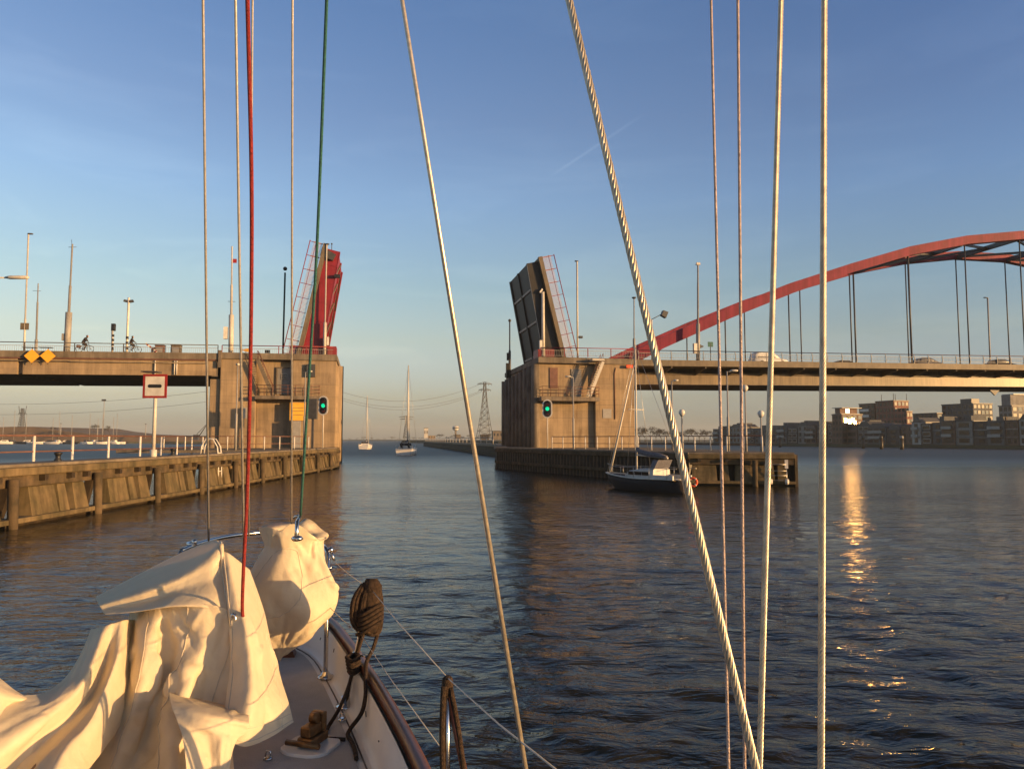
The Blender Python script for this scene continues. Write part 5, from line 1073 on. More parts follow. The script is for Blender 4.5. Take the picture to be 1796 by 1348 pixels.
for f in range(3): q = MB(); z = h*(.52+.145*f); q.box(-1.2, 0, L_*.25, L_*.8, z, z+.2); q.box(-1.25, -1.15, L_*.25, L_*.8, z+.2, z+1.1); q.build('balcony', M['white'], t)
tower(1590, 300, 1584, 1600, 722, 5, 'low glowing wing in front of the tallest block', 5, 1, 2)
tower(1643, 300, 1601, 1652, 725, 1, 'dark block between the tallest block and the blue grey block', 5, 5, 1)
t, L_, w_, h = tower(1707, 300, 1652, 1741, 708, 4, 'blue grey block with glowing upper right side', 7, 6, 5); q = MB(); q.box(w_*.1, w_*.5, L_*.1, L_*.45, h+.35, h+2.2); q.build('roof_house', M['dark'], t)
t, L_, w_, h = tower(1775, 262, 1752, 1812, 712, 2, 'pale grey stepped block at the frame edge', 6, 3, 4); q = MB(); q.box(1.5, w_, 1.5, L_, h+.35, h+4.2); q.build('upper_storey', HM[2], t); q = MB(); q.box(2.5, w_+1, 1, L_+.5, h+4.2, h+4.5); q.build('canopy', M['steel_light'], t)
rnd = random.Random(21)
for i in range(14):     # bare trees under the span at the far bank
    u = 1122+i*9.5; d = rnd.uniform(440, 560); p = atY(u, 776, d); tree(i % 3, p.x, p.y, .8, rnd.uniform(7.5, 12.5), 'bare tree on the far bank under the arch span', 'bare trees on the far bank under the span', 1.25)
poly_sheet('far_right_bank', [(55, 420), (110, 395), (260, 480), (300, 800), (60, 800)], -3, 1.0, M['land'])
for u, vb, dep, lb in ((1514, 786, 268, 'dark mooring post off the brown row houses'), (1546, 787, 262, 'dark mooring post right of the brown row houses'), (1582, 788, 258, 'taller mooring post with pale top off the far bank'), (1368, 784, 320, 'dark mooring post off the slate clad houses')):
    p = atZ(u, vb, 0); t = thing('mooring_post', (p.x, p.y, -1), 0, lb, 'post'); q = MB(); q.tube([(0, 0, 0), (0, 0, 4.2)], .55, 8); q.build('pile', M['wetwood'], t); q = MB(); q.lathe([(.6, 4.2), (.5, 5.0)], n=8); q.build('cap', M['steel_grey'] if 'pale' in lb else M['dark'], t)
# ---------------------------------------------------------------- own sailing boat (foredeck)
deckm = mat('grey_deck_paint', (.45, .445, .45), .75, scale=2.2, var=.16, bump=.35, bscale=160, streak=.0)
gel = mat('white_gelcoat', (.74, .71, .67), .35, scale=1.2, var=.08)
teak = mat('varnished_wood', (.12, .042, .022), .35, scale=3, var=.3, stretch=(1, 1, 6))
chrome = mat('polished_steel', (.62, .61, .60), .18, metal=1, scale=6, var=.05)
wirem = mat('rigging_wire', (.62, .59, .55), .35, metal=.55, scale=40, var=.15)
ropeb = mat('brown_rope', (.060, .036, .022), .9, scale=60, var=.5, bump=.6, bscale=220)
boat = thing('sailboat', (-.7, 2.5, 0), 0, 'grey and white foredeck of the boat the photo is taken from', 'sailboat')
bo = Vector((-.7, 2.5, 0))
STB = [(-2.02, 5.93), (-1.86, 5.88), (-1.60, 5.66), (-1.28, 5.30), (-1.03, 4.78), (-.75, 4.10), (-.555, 3.59), (-.365, 3.05), (.02, 1.85), (.40, .55), (.62, -.6), (.70, -2.2), (.55, -3.6)]
AX0, AXD = Vector((-2.02, 5.93)), Vector((.27, -.963)).normalized(); AXN = Vector((-AXD.y, AXD.x))
def refl(p): v = Vector(p)-AX0; a = v.dot(AXD); b = v.dot(AXN); return AX0+AXD*a-AXN*b*.78
def crv(pts, n):        # smooth resampling
    P = np.array(pts, float); m = len(P); out = []
    for i in range(m-1):
        p0, p1, p2, p3 = P[max(i-1, 0)], P[i], P[i+1], P[min(i+2, m-1)]
        for k in range(n): t = k/n; out.append(.5*((2*p1)+(-p0+p2)*t+(2*p0-5*p1+4*p2-p3)*t*t+(-p0+3*p1-3*p2+p3)*t**3))
    out.append(P[-1]); return out
S2 = [Vector(p) for p in crv(STB, 4)]; P2 = [refl(p) for p in S2]
def zrail(p): return 1.70+.02*max(0, (p[1]-4.5))
ZD = 1.5
def inset(p, d):        # towards the boat axis
    v = Vector(p)-AX0; b = v.dot(AXN); s = 1 if b > 0 else -1; return Vector(p)-AXN*s*min(d, abs(b)*.95)
rings = []
for a, b in zip(S2, P2):
    z = zrail(a); ia, ib = a, b
    f = max(0, (a-AX0).dot(AXD)); fl = min(1, f/3)
    wa, wb = inset(a, .10+.25*(1-fl)), inset(b, .10+.25*(1-fl)); ka, kb = inset(a, .45), inset(b, .45)
    back = AXD*(.55*(1-fl))
    rings.append([(a.x, a.y, z), (wa.x+back.x*.5, wa.y+back.y*.5, .75), (ka.x+back.x, ka.y+back.y, -.3), (kb.x+back.x, kb.y+back.y, -.3), (wb.x+back.x*.5, wb.y+back.y*.5, .75), (b.x, b.y, z)])
q = MB(); n = 6
vs = [Vector(p)-bo for r in rings for p in r]; q.add(vs, [(i*n+k, i*n+k+1, (i+1)*n+k+1, (i+1)*n+k) for i in range(len(rings)-1) for k in range(n-1)], True); q.build('hull', gel, boat)
def strip(name, m, f1, f2, smooth=True):
    for side in (S2, P2):
        pass
q = MB()      # bulwark inside and the flat deck
dk = []
for a, b in zip(S2, P2):
    ia, ib = inset(a, .075), inset(b, .075); za = zrail(a); i2a, i2b = inset(a, .045), inset(b, .045)
    dk.append([(i2a.x, i2a.y, za-.005), (ia.x, ia.y, ZD+.03), (inset(a, .11).x, inset(a, .11).y, ZD+.006), (inset(b, .11).x, inset(b, .11).y, ZD+.006), (ib.x, ib.y, ZD+.03), (i2b.x, i2b.y, za-.005)])
vs = [Vector(p)-bo for r in dk for p in r]; q.add(vs, [(i*6+k, i*6+k+1, (i+1)*6+k+1, (i+1)*6+k) for i in range(len(dk)-1) for k in (0, 1, 3, 4)], True); q.add(vs, [(i*6+2, i*6+3, (i+1)*6+3, (i+1)*6+2) for i in range(len(dk)-1)], False)
q.build('bulwark', gel, boat)
q = MB(); vs = []
sel = [(a, b) for a, b in zip(S2, P2) if (a-AX0).dot(AXD) > .25]
for a, b in sel: vs += [inset(a, .17).to_3d()+Vector((0, 0, ZD+.012))-bo, inset(b, .17).to_3d()+Vector((0, 0, ZD+.012))-bo]
q.add(vs, [(2*i, 2*i+1, 2*i+3, 2*i+2) for i in range(len(sel)-1)]); q.build('non_slip_deck', deckm, boat)
for side in (S2, P2):
    q = MB(); q.loft([[tuple(Vector((inset(a, .03-.055*c).x, inset(a, .03-.055*c).y, zrail(a)+h))-bo) for c, h in ((0, -.005), (1, -.005), (1, .03), (.8, .042), (.2, .042), (0, .03))] for a in side]); q.build('cap_rail', teak, boat)
def L(p): return Vector(p)-bo
scuff = mat('scuff_mark', (.16, .14, .13), .8, scale=9, var=.4)
rs_ = random.Random(5)
for k in range(6):      # scuffs on the bulwark and a caulked joint on the deck edge
    i_ = 12+k*3; a_, b_ = inset(S2[i_], .072), inset(S2[i_+1], .070); z_ = ZD+.07+rs_.random()*.08; f_ = rs_.uniform(.1, .5); q = MB(); p0_, p1_ = a_.lerp(b_, f_), a_.lerp(b_, f_+.12); q.bar(L((p0_.x-.004, p0_.y, z_)), L((p1_.x-.004, p1_.y, z_+rs_.uniform(-.03, .03))), .004, .006); q.build('scuff', scuff, boat)
q = MB(); q.tube([L((inset(a, .135).x, inset(a, .135).y, ZD+.008)) for a in S2[4:]], .004, 5); q.build('deck_caulking', scuff, boat)
for k, (u_, v_) in enumerate(((600, 1262), (668, 1325), (470, 1330))):
    c_ = L(atZ(u_, v_, ZD+.015)); q = MB(); q.lathe([(.022, 0), (.022, .006), (.012, .012)], c_, 10); q.tube([c_+Vector((-.012, 0, .008)), c_+Vector((-.01, 0, .035)), c_+Vector((.01, 0, .035)), c_+Vector((.012, 0, .008))], .004, 6); q.build('pad_eye', chrome, boat)
# low coachroof behind the camera carries the mast (keeps the boat whole from other views)
MASTP = Vector((-.75, -.55))
q = MB(); q.tube([L((MASTP.x, MASTP.y, ZD)), L((MASTP.x, MASTP.y, 13.5))], .075, 14); q.build('mast', M['white'], boat)
q = MB(); q.tube([L((MASTP.x-.75, MASTP.y+.28, 6.5)), L((MASTP.x+.75, MASTP.y-.28, 6.5))], .03, 8); q.build('spreader', M['white'], boat)
# pulpit
S_top = atY(572, 962, 4.86); S_top.z = 2.27
def T3(u, v, z): return atZ(u, v, z)
arc = [T3(318, 965, 2.25), T3(348, 953, 2.27), T3(390, 942, 2.28), T3(440, 935, 2.28), T3(490, 932, 2.28), T3(530, 936, 2.28), T3(556, 946, 2.27), T3(571, 962, 2.25)]
arc = [Vector(p) for p in crv([tuple(p) for p in arc], 4)]
base_s = atZ(571, 1185, ZD+.02); 
q = MB(); q.tube([L(p) for p in arc]+[L(arc[-1].lerp(base_s, .04)+Vector((.015, 0, 0))), L(base_s)], .0145, 10); pu = q.build('pulpit', chrome, boat)
q = MB(); pb = atZ(318, 965, 2.25); q.tube([L(pb), L((pb.x-.05, pb.y-.02, 2.0)), L((pb.x-.04, pb.y+.03, ZD))], .0145, 8); q.build('pulpit_leg', chrome, pu)
q = MB(); q.lathe([(.052, -.012), (.052, .003), (.03, .012), (.02, .03)], L(base_s), 14); q.build('base_plate', chrome, pu)
q = MB(); c = L(T3(336, 955, 2.27)); q.tube([c+Vector((-.03, 0, .0)), c+Vector((.03, .01, .01))], .02, 8); q.ball(c+Vector((.02, 0, .02)), .02, 8); q.build('rail_fitting', chrome, pu)
q = MB(); c = L(T3(580, 964, 2.24)); q.ball(c, .022, 8); q.tube([c, c+Vector((.03, -.02, -.07))], .009, 6); q.ball(c+Vector((.0, -.01, -.12)), .014, 8); q.build('rail_fitting', chrome, pu)
q = MB(); c = L(atZ(496, 1152, ZD)); q.hexa([(c.x-.10, c.y-.06, ZD), (c.x+.10, c.y-.05, ZD), (c.x+.08, c.y+.08, ZD), (c.x-.08, c.y+.08, ZD), (c.x-.08, c.y-.05, ZD+.05), (c.x+.08, c.y-.04, ZD+.05), (c.x+.06, c.y+.06, ZD+.05), (c.x-.06, c.y+.06, ZD+.05)]); q.build('deck_chock', teak, boat)
# port side stanchion tip seen over the sail
b0 = atZ(195, 1120, ZD); 
# cleat pad and mooring cleat
c = atZ(545, 1306, ZD+.02); ct = thing('deck_cleat', c, R(-18), 'worn bronze deck fitting with rope end on a pale pad', 'deck fitting')
bronze = mat('worn_bronze', (.22, .12, .05), .45, metal=.6, scale=20, var=.35)
q = MB(); q.prism([(.105*math.cos(a)+(.02 if math.cos(a) > 0 else -.02), .075*math.sin(a)+(.05 if math.sin(a) > 0 else -.05)) for a in [2*math.pi*k/20 for k in range(20)]], -.012, .006, 'z'); q.build('pad', gel, ct, bevel=.004)
q = MB(); q.box(-.045, .045, -.055, .09, .006, .05); q.build('block', bronze, ct, bevel=.01)
q = MB(); q.tube([(-.09, -.07, .03), (.09, -.07, .03)], .014, 8); q.build('bar', bronze, ct)
q = MB(); q.box(-.03, .03, -.05, .05, .05, .10); q.box(-.038, .038, .05, .085, .05, .14); q.build('jaw', bronze, ct, bevel=.008)
q = MB(); q.tube([(-.02, .03, .12), (.02, .03, .12)], .024, 10); q.build('sheave', bronze, ct)
# stanchions with rope
def rope(pts, r, m, name, parent=None, n=4, twist=True):
    P = [Vector(p) for p in crv([tuple(p) for p in pts], n)]; q = MB(); q.tube(P, r, 8); return q.build(name, m, parent)
bs = atZ(606, 1236, ZD+.015); tp = atY(650, 1025, bs.y+.16); stn = thing('stanchion', bs, 0, 'steel stanchion on the foredeck hidden under the coiled brown rope', 'stanchion')
q = MB(); q.tube([Vector((0, 0, 0)), (tp-bs)*.25, tp-bs], .0125, 10); q.build('post', chrome, stn)
q = MB(); q.lathe([(.055, -.012), (.055, .004), (.026, .012), (.024, .05)], n=14); q.build('base_plate', chrome, stn)
q = MB(); f = (tp-bs)*.40; q.tube([f+Vector((.02, 0, 0)), f+Vector((.055, -.01, .004))], .008, 8); q.lathe([(.02, -.02), (.02, .02)], f, 10); q.build('clamp', chrome, stn)
coil = thing('rope_coil', tp, 0, 'thick coil of dark brown rope hung on the stanchion top', 'rope')
rnd = random.Random(4); yy = bs.y+.12
def pp(u, v, dy=0): return atY(u, v, yy+dy)-tp
for k in range(13):
    o = (k-6)*2.2+rnd.uniform(-1, 1); dy = rnd.uniform(-.05, .05); lo = rnd.uniform(-8, 10)
    pts = [pp(646+o*.8, 1018+abs(o)*.5, dy*.4), pp(632+o*.9, 1050, dy-.02), pp(630+o, 1085+lo*.5, dy-.02), pp(640+o, 1103+lo, dy), pp(655+o*.8, 1098+lo, dy+.02), pp(662+o*.6, 1070, dy+.03), pp(660+o*.5, 1035, dy+.02), pp(650+o*.8, 1017+abs(o)*.5, dy*.4)]
    rope(pts, .0105, ropeb, 'loop', coil)
for k in range(5):
    v = 1066+k*8; rope([pp(626, v+14, -.03), pp(634, v+12, -.085), pp(650, v+4, -.09), pp(668, v-8, -.03), pp(668, v-10, .04)], .0105, ropeb, 'wrap', coil)
q = MB(); q.loft([[tuple(pp(c+w*math.cos(k*math.pi/5), v, .075*w/22*math.sin(k*math.pi/5))) for k in range(10)] for c, w, v in ((652, 10, 1014), (653, 17, 1026), (650, 20, 1055), (648, 21, 1085), (648, 16, 1106), (650, 8, 1112))]); q.build('coil_core', ropeb, coil)
lead = thing('rope', bs, 0, 'brown rope leading down from the coil across the deck', 'rope')
def pb_(u, v, dy=0): return atY(u, v, bs.y+dy)-bs
def pz(u, v, z=ZD+.02): return atZ(u, v, z)-bs
rope([pb_(640, 1105, .1), pb_(630, 1135, .03), pb_(622, 1165, 0), pb_(612, 1200, -.05), pz(596, 1240, ZD+.12), pz(578, 1270, ZD+.03), pz(566, 1290), pz(560, 1300)], .010, ropeb, 'down_part', lead)
rope([pb_(664, 1105, .12), pb_(655, 1135, .08), pb_(643, 1160, -.10), pb_(641, 1190, -.24), pb_(641, 1220, -.34), pz(634, 1250, ZD+.10), pz(616, 1275, ZD+.03), pz(610, 1288), pz(617, 1300), pz(623, 1316), pz(625, 1330)], .011, ropeb, 'tail', lead)
rope([pz(562, 1292), pz(580, 1294), pz(605, 1296)], .010, ropeb, 'deck_part', lead)
for k in range(5): rope([pb_(607+k, 1152+k*6, -.03), pb_(618, 1158+k*6, -.055), pb_(630, 1150+k*6, -.02), pb_(622, 1146+k*6, .03), pb_(607+k, 1152+k*6, -.03)], .010, ropeb, 'hitch', lead)
rope([pb_(634, 1105, .1), pb_(626, 1140, .05), pb_(617, 1180, 0), pb_(609, 1225, -.02)], .007, ropeb, 'lashing', lead)
# second stanchion
b2 = atZ(783, 1420, 1.72); t2 = atY(785, 1188, b2.y+.05); st2 = thing('stanchion', b2, 0, 'steel stanchion with dark leather cap and brown lashings near the bottom edge', 'stanchion')
q = MB(); q.tube([Vector((0, 0, -.05)), t2-b2], .0125, 10); q.build('post', chrome, st2)
q = MB(); d = t2-b2; q.lathe([(.012, -.09), (.02, -.085), (.021, -.02), (.018, .0), (.008, .008)], d, 10); q.build('leather_cap', ropeb, st2)
q = MB(); q.tube([d*.93, Vector((.10, .0, -.06))], .012, 8); q.build('brace', teak, st2)
rope([d*.95+Vector((-.012, -.02, 0)), d*.6+Vector((-.016, -.02, 0)), d*.2+Vector((-.012, -.02, 0)), Vector((-.02, -.02, -.05))], .010, ropeb, 'lashing', st2)
rope([d*.93+Vector((.012, -.01, 0)), d*.55+Vector((.045, -.01, 0)), Vector((.085, -.015, -.05))], .009, ropeb, 'lashing', st2)
def lifeline(p, q_, label, r=.0023):
    a = MB(); m_ = p.lerp(q_, .5)-Vector((0, 0, .01)); a.tube([p, m_, q_], r, 6); tag(a.build('lifeline', M['steel_light']), label, 'lifeline', 'lifelines along the rail')
t2w = t2.copy(); mid = tp.lerp(bs, .42)
lifeline(T3(576, 975, 2.2), tp-Vector((0, 0, .03)), 'thin white lifeline between the pulpit and the rope coil'); lifeline(tp-Vector((0, 0, .02)), t2w, 'thin white lifeline from the rope coil to the leather capped stanchion')
lifeline(t2w, Vector((.16, 1.5, 2.3)), 'thin white lifeline from the leather capped stanchion down to the bottom edge'); lifeline(mid, b2.lerp(t2, .40), 'lower thin white lifeline crossing beside the wooden rail')
lifeline(T3(574, 1060, 1.95), mid, 'lower thin white lifeline from the pulpit post to the rope')
# ---------------------------------------------------------------- wires and halyards
def line3(uv0, Y0, uv1, Y1, up=4.0, down=.0):
    a, b = atY(*uv0, Y0), atY(*uv1, Y1); return b+(b-a)*down, a+(a-b)*up    # from the low end to the high end
def wire(name, label, cat, uv0, Y0, uv1, Y1, r, m, strands=0, lay=.06, up=4.0, down=0.0, group=None, vis=1.9):
    lo, hi = line3(uv0, Y0, uv1, Y1, up, down); d = hi-lo; L_ = d.length; dn = d.normalized(); a = dn.cross(Vector((0, 1, 0))).normalized(); b = dn.cross(a)
    t = thing(name, lo, 0, label, cat, group) if strands else None
    if not strands:
        q = MB(); q.tube([Vector((0, 0, 0)), d*.25, d*.5, d], r, 8); o = q.build(name, m); o.location = lo; return tag(o, label, cat, group)
    q = MB(); cutp = min(L_, (atY(*uv0, Y0)-lo).length*1.03); ns = int(cutp/lay*10)
    for s in range(strands):       # laid strands over the length in view
        pts = []
        for k in range(ns+1):
            f = k/ns*cutp; an = 2*math.pi*(f/lay+s/strands); pts.append(dn*f+(a*math.cos(an)+b*math.sin(an))*r*.72)
        q.tube(pts, r*min(.62, math.pi*.72/strands*1.08), 6)
    q.tube([Vector((0, 0, 0)), dn*cutp], r*.6, 6); q.build('laid_strands', m, t)
    q = MB(); q.tube([dn*cutp, d], r, 8); q.build('upper_length', m, t); return t
goldw = mat('bronze_toned_wire', (.58, .52, .42), .36, metal=.6, scale=60, var=.2)
pink = mat('pinkish_line', (.56, .45, .42), .8, scale=90, var=.2, bump=.4, bscale=300)
redl = mat('red_halyard', (.30, .028, .026), .75, scale=80, var=.3, bump=.5, bscale=260)
greenl = mat('green_halyard', (.03, .14, .13), .75, scale=80, var=.3, bump=.4, bscale=260)
wire('wire_stay', 'thick twisted golden wire slanting from top centre to the lower right', 'wire', (998, 0), 1.0, (1326, 1348), .93, .0052, goldw, 7, .075, down=.75)
wire('wire_stay', 'smooth golden wire slanting down to the bottom centre', 'wire', (705, 0), 2.05, (922, 1348), 1.93, .0062, goldw, 0, down=.25)
wire('wire_stay', 'upright twisted golden wire, rightmost of all', 'wire', (1446, 0), 1.12, (1440, 1348), 1.08, .0047, goldw, 7, .045, down=.75)
wire('wire_stay', 'twisted golden wire leaning right that meets the thick one at the bottom', 'wire', (1370, 0), 1.1, (1332, 1348), 1.02, .0040, goldw, 7, .04, down=.75)
wire('flag_halyard', 'thin pinkish line passing the right end lamps, nearer the thick slanting wire', 'line', (1247, 0), 1.3, (1278, 1348), 1.15, .0024, pink, 0, down=.6)
wire('flag_halyard', 'thin pinkish line just left of the leaning twisted wire', 'line', (1294, 0), 1.3, (1306, 1348), 1.2, .0026, pink, 0, down=.5)
bow = Vector((-2.0, 5.8, 2.0))
wire('wire_stay', 'thin silver wire, leftmost of all, ending at the bow rail', 'wire', (356, 0), 3.6, (366, 948), 5.2, .0072, wirem, 0, up=1.2)
wire('wire_stay', 'thin silver wire left of the red halyard', 'wire', (413, 0), 3.4, (428, 985), 4.8, .0070, wirem, 0, up=1.2)
wire('wire_stay', 'thin silver wire running close behind the red halyard', 'wire', (443, 0), 3.8, (436, 940), 5.4, .0058, wirem, 0, up=1.2)
wire('wire_stay', 'thin silver wire between the red halyard and the green halyard', 'wire', (513, 0), 3.6, (511, 930), 5.1, .0062, wirem, 0, up=1.2)
t = thing('halyard', atY(425, 1098, 3.75), 0, 'red halyard hooked to the heaped sail', 'halyard'); o0 = t.location
q = MB(); P = [atY(437-3, 0, 2.7), atY(441, 300, 2.95), atY(441, 500, 3.15), atY(438, 700, 3.3), atY(433, 880, 3.5), atY(427, 1000, 3.62), atY(425, 1070, 3.7), atY(429, 1092, 3.72), atY(425, 1100, 3.73), atY(412, 1090, 3.74)]
P = [P[0]+(P[0]-P[1])*3]+P; q.tube([Vector(p)-Vector(o0) for p in crv([tuple(p) for p in P], 5)], .0086, 8); q.build('line', redl, t)
q = MB(); c = atY(410, 1088, 3.72)-o0; q.tube([c+Vector((.02*math.cos(a)*.6, -.01, .035*math.sin(a))) for a in [2*math.pi*k/12 for k in range(12)]], .007, 6, closed=True); q.build('snap_shackle', chrome, t)
t = thing('halyard', atY(523, 935, 4.85), 0, 'green halyard with shackle on the tied sail bundle', 'halyard'); o0 = t.location
q = MB(); P = [atY(573, 0, 3.3), atY(556, 430, 3.9), atY(542, 660, 4.25), atY(527, 905, 4.75)]; P = [P[0]+(P[0]-P[1])*2]+P; q.tube([Vector(p)-Vector(o0) for p in crv([tuple(p) for p in P], 4)], .0078, 8); q.build('line', greenl, t)
q = MB(); q.tube([atY(526, 906, 4.74)-o0, atY(521, 915, 4.66)-o0, atY(520, 940, 4.60)-o0], .013, 8); q.ball(atY(521, 944, 4.60)-o0, .03, 8, (1.3, 1, .7)); q.tube([atY(515, 908, 4.8)-o0, atY(522, 903, 4.8)-o0, atY(527, 910, 4.79)-o0], .009, 6); q.build('snap_shackle', chrome, t)
# ---------------------------------------------------------------- sails: cloth nets relaxed so that surplus cloth buckles into creases
def net(rows, fy=1.0): return np.array([[tuple(atY(u, v, Y*fy)) for u, v, Y in r] for r in rows])
def upsample(C, n, m):
    def cr(P, k):      # Catmull-Rom along axis 0
        M_ = len(P); t = np.linspace(0, M_-1, k); i = np.clip(t.astype(int), 0, M_-2); f = (t-i)[:, None, None]
        g = lambda j: P[np.clip(j, 0, M_-1)]
        p0, p1, p2, p3 = g(i-1), g(i), g(i+1), g(i+2)
        return .5*(2*p1+(-p0+p2)*f+(2*p0-5*p1+4*p2-p3)*f*f+(-p0+3*p1-3*p2+p3)*f**3)
    A_ = cr(C, n); return cr(A_.transpose(1, 0, 2), m).transpose(1, 0, 2)
def relax(X, ex=(.05, .05), it=160, goal=.02, seed=0, noise=.004, bend=.25, fine=.35, floor=None):
    rng = np.random.default_rng(seed); X0 = X.copy(); n, m, _ = X.shape
    lo = rng.normal(0, 1, (n//5+3, m//5+3, 3)); lo = upsample(lo, n, m); X = X+noise*lo+noise*.3*rng.normal(0, 1, X.shape)
    pairs = []
    for (di, dj, e, w) in ((1, 0, ex[0], 1), (0, 1, ex[1], 1), (1, 1, (ex[0]+ex[1])/2, .5), (1, -1, (ex[0]+ex[1])/2, .5), (2, 0, ex[0], bend), (0, 2, ex[1], bend), (4, 0, ex[0], bend*.5), (0, 4, ex[1], bend*.5)):
        a = (slice(0, n-di), slice(0, m-dj) if dj >= 0 else slice(-dj, m)); b = (slice(di, n), slice(dj, m) if dj >= 0 else slice(0, m+dj))
        pairs.append((a, b, np.linalg.norm(X0[b]-X0[a], axis=-1)*(1+e), w))
    for k in range(it):
        D = np.zeros_like(X); Wt = np.zeros((n, m, 1))
        for a, b, r, w in pairs:
            d = X[b]-X[a]; l = np.linalg.norm(d, axis=-1)+1e-9; c = (d*((l-r)/l*.5)[..., None])*w; D[a] += c; D[b] -= c; Wt[a] += w; Wt[b] += w
        X = X+D/Wt*1.6; X = X+(X0-X)*goal
        if floor is not None: X[..., 2] = np.maximum(X[..., 2], floor)
    return X
def sheet_obj(name, X, m, parent, thick=.0018, origin=Vector((0, 0, 0)), closed=False):
    n, k, _ = X.shape; V = (X-np.array(origin)).reshape(-1, 3); i, j = np.meshgrid(np.arange(n-1), np.arange(k if closed else k-1), indexing='ij'); j2 = (j+1) % k
    F = np.stack([i*k+j, i*k+j2, (i+1)*k+j2, (i+1)*k+j], -1).reshape(-1, 4)
    me = bpy.data.meshes.new(name); me.from_pydata(V.tolist(), [], F.tolist()); me.polygons.foreach_set('use_smooth', [True]*len(F)); o = bpy.data.objects.new(name, me); COL.objects.link(o); me.materials.append(m)
    o.parent = parent; md = o.modifiers.new('cloth_thickness', 'SOLIDIFY'); md.thickness = thick; md.offset = 0
    return o
def sail_material():
    m = mat('sailcloth', (.86, .775, .60), .62, scale=7, var=.05, bump=.2, bscale=14); nt = m.node_tree; b = nt.nodes['Principled BSDF']
    tr = nt.nodes.new('ShaderNodeBsdfTranslucent'); tr.inputs[0].default_value = (.86, .70, .47, 1); mx = nt.nodes.new('ShaderNodeMixShader'); mx.inputs[0].default_value = .34
    out = nt.nodes['Material Output']; nt.links.new(b.outputs[0], mx.inputs[1]); nt.links.new(tr.outputs[0], mx.inputs[2]); nt.links.new(mx.outputs[0], out.inputs['Surface']); return m
sailm = sail_material(); hem = mat('sail_seam', (.66, .58, .46), .7, scale=20, var=.1)
FY = .925
so = Vector(atZ(300, 1340, ZD)); SAIL = thing('lowered_sail', so, 0, 'heap of cream sailcloth lowered on the foredeck under the red halyard', 'sail')
B1 = [[(230, 1070, 4.5), (265, 1064, 4.2), (305, 1058, 4.1), (345, 1058, 4.05), (385, 1066, 4.05), (418, 1085, 4.1)],
      [(228, 1118, 4.4), (262, 1110, 4.02), (298, 1115, 4.12), (345, 1118, 3.9), (390, 1128, 4.0), (427, 1138, 4.02)],
      [(222, 1170, 4.3), (250, 1168, 3.85), (292, 1175, 4.14), (326, 1180, 3.75), (370, 1192, 3.98), (408, 1200, 3.88)],
      [(202, 1232, 4.2), (236, 1232, 3.84), (272, 1240, 4.05), (313, 1245, 3.62), (352, 1255, 3.92), (400, 1258, 3.78)],
      [(168, 1292, 4.05), (215, 1296, 3.70), (252, 1300, 3.90), (302, 1302, 3.45), (337, 1308, 3.78), (402, 1300, 3.68)],
      [(122, 1378, 3.75), (180, 1385, 3.45), (232, 1385, 3.65), (302, 1390, 3.25), (337, 1395, 3.55), (404, 1392, 3.5)]]
B2 = [[(390, 968, 4.3), (402, 972, 4.3), (418, 984, 4.35), (438, 1000, 4.5)],
      [(398, 1036, 4.12), (418, 1042, 4.10), (440, 1053, 4.2), (461, 1066, 4.45)],
      [(404, 1098, 4.02), (432, 1102, 3.96), (455, 1112, 4.1), (474, 1122, 4.35)],
      [(404, 1168, 3.98), (438, 1170, 3.86), (465, 1175, 4.02), (490, 1183, 4.28)],
      [(396, 1235, 3.82), (436, 1235, 3.72), (472, 1232, 3.9), (504, 1230, 4.1)],
      [(392, 1285, 3.66), (425, 1306, 3.66), (468, 1294, 3.82), (513, 1265, 4.02)]]
B3 = [[(298, 1215, 3.85), (345, 1225, 3.9), (390, 1235, 3.92), (428, 1246, 3.85)], [(302, 1236, 3.58), (345, 1243, 3.55), (390, 1254, 3.55), (434, 1265, 3.62)], [(312, 1262, 3.48), (352, 1270, 3.46), (392, 1280, 3.5), (428, 1286, 3.58)],
      [(322, 1296, 3.38), (360, 1296, 3.46), (392, 1300, 3.47), (412, 1304, 3.54)], [(328, 1345, 3.30), (365, 1345, 3.42), (388, 1348, 3.42), (402, 1350, 3.46)], [(330, 1400, 3.22), (365, 1400, 3.36), (386, 1400, 3.38), (402, 1400, 3.4)]]
FA = [[(196, 1045, 4.8), (252, 1015, 5.0), (320, 988, 5.0), (370, 968, 4.95), (388, 966, 4.75)],
      [(172, 1044, 4.62), (256, 1000, 4.80), (325, 966, 4.88), (372, 948, 4.85), (388, 951, 4.66)],
      [(174, 1057, 4.22), (255, 1029, 4.22), (320, 1000, 4.26), (370, 968, 4.30), (388, 958, 4.34)],
      [(180, 1068, 4.16), (245, 1056, 4.16), (310, 1036, 4.16), (365, 1020, 4.18), (392, 1010, 4.22)],
      [(188, 1076, 4.10), (240, 1072, 4.06), (300, 1064, 4.02), (360, 1066, 4.04), (400, 1080, 4.08)],
      [(206, 1058, 4.35), (248, 1052, 4.42), (300, 1046, 4.4), (360, 1046, 4.4), (396, 1052, 4.4)]]
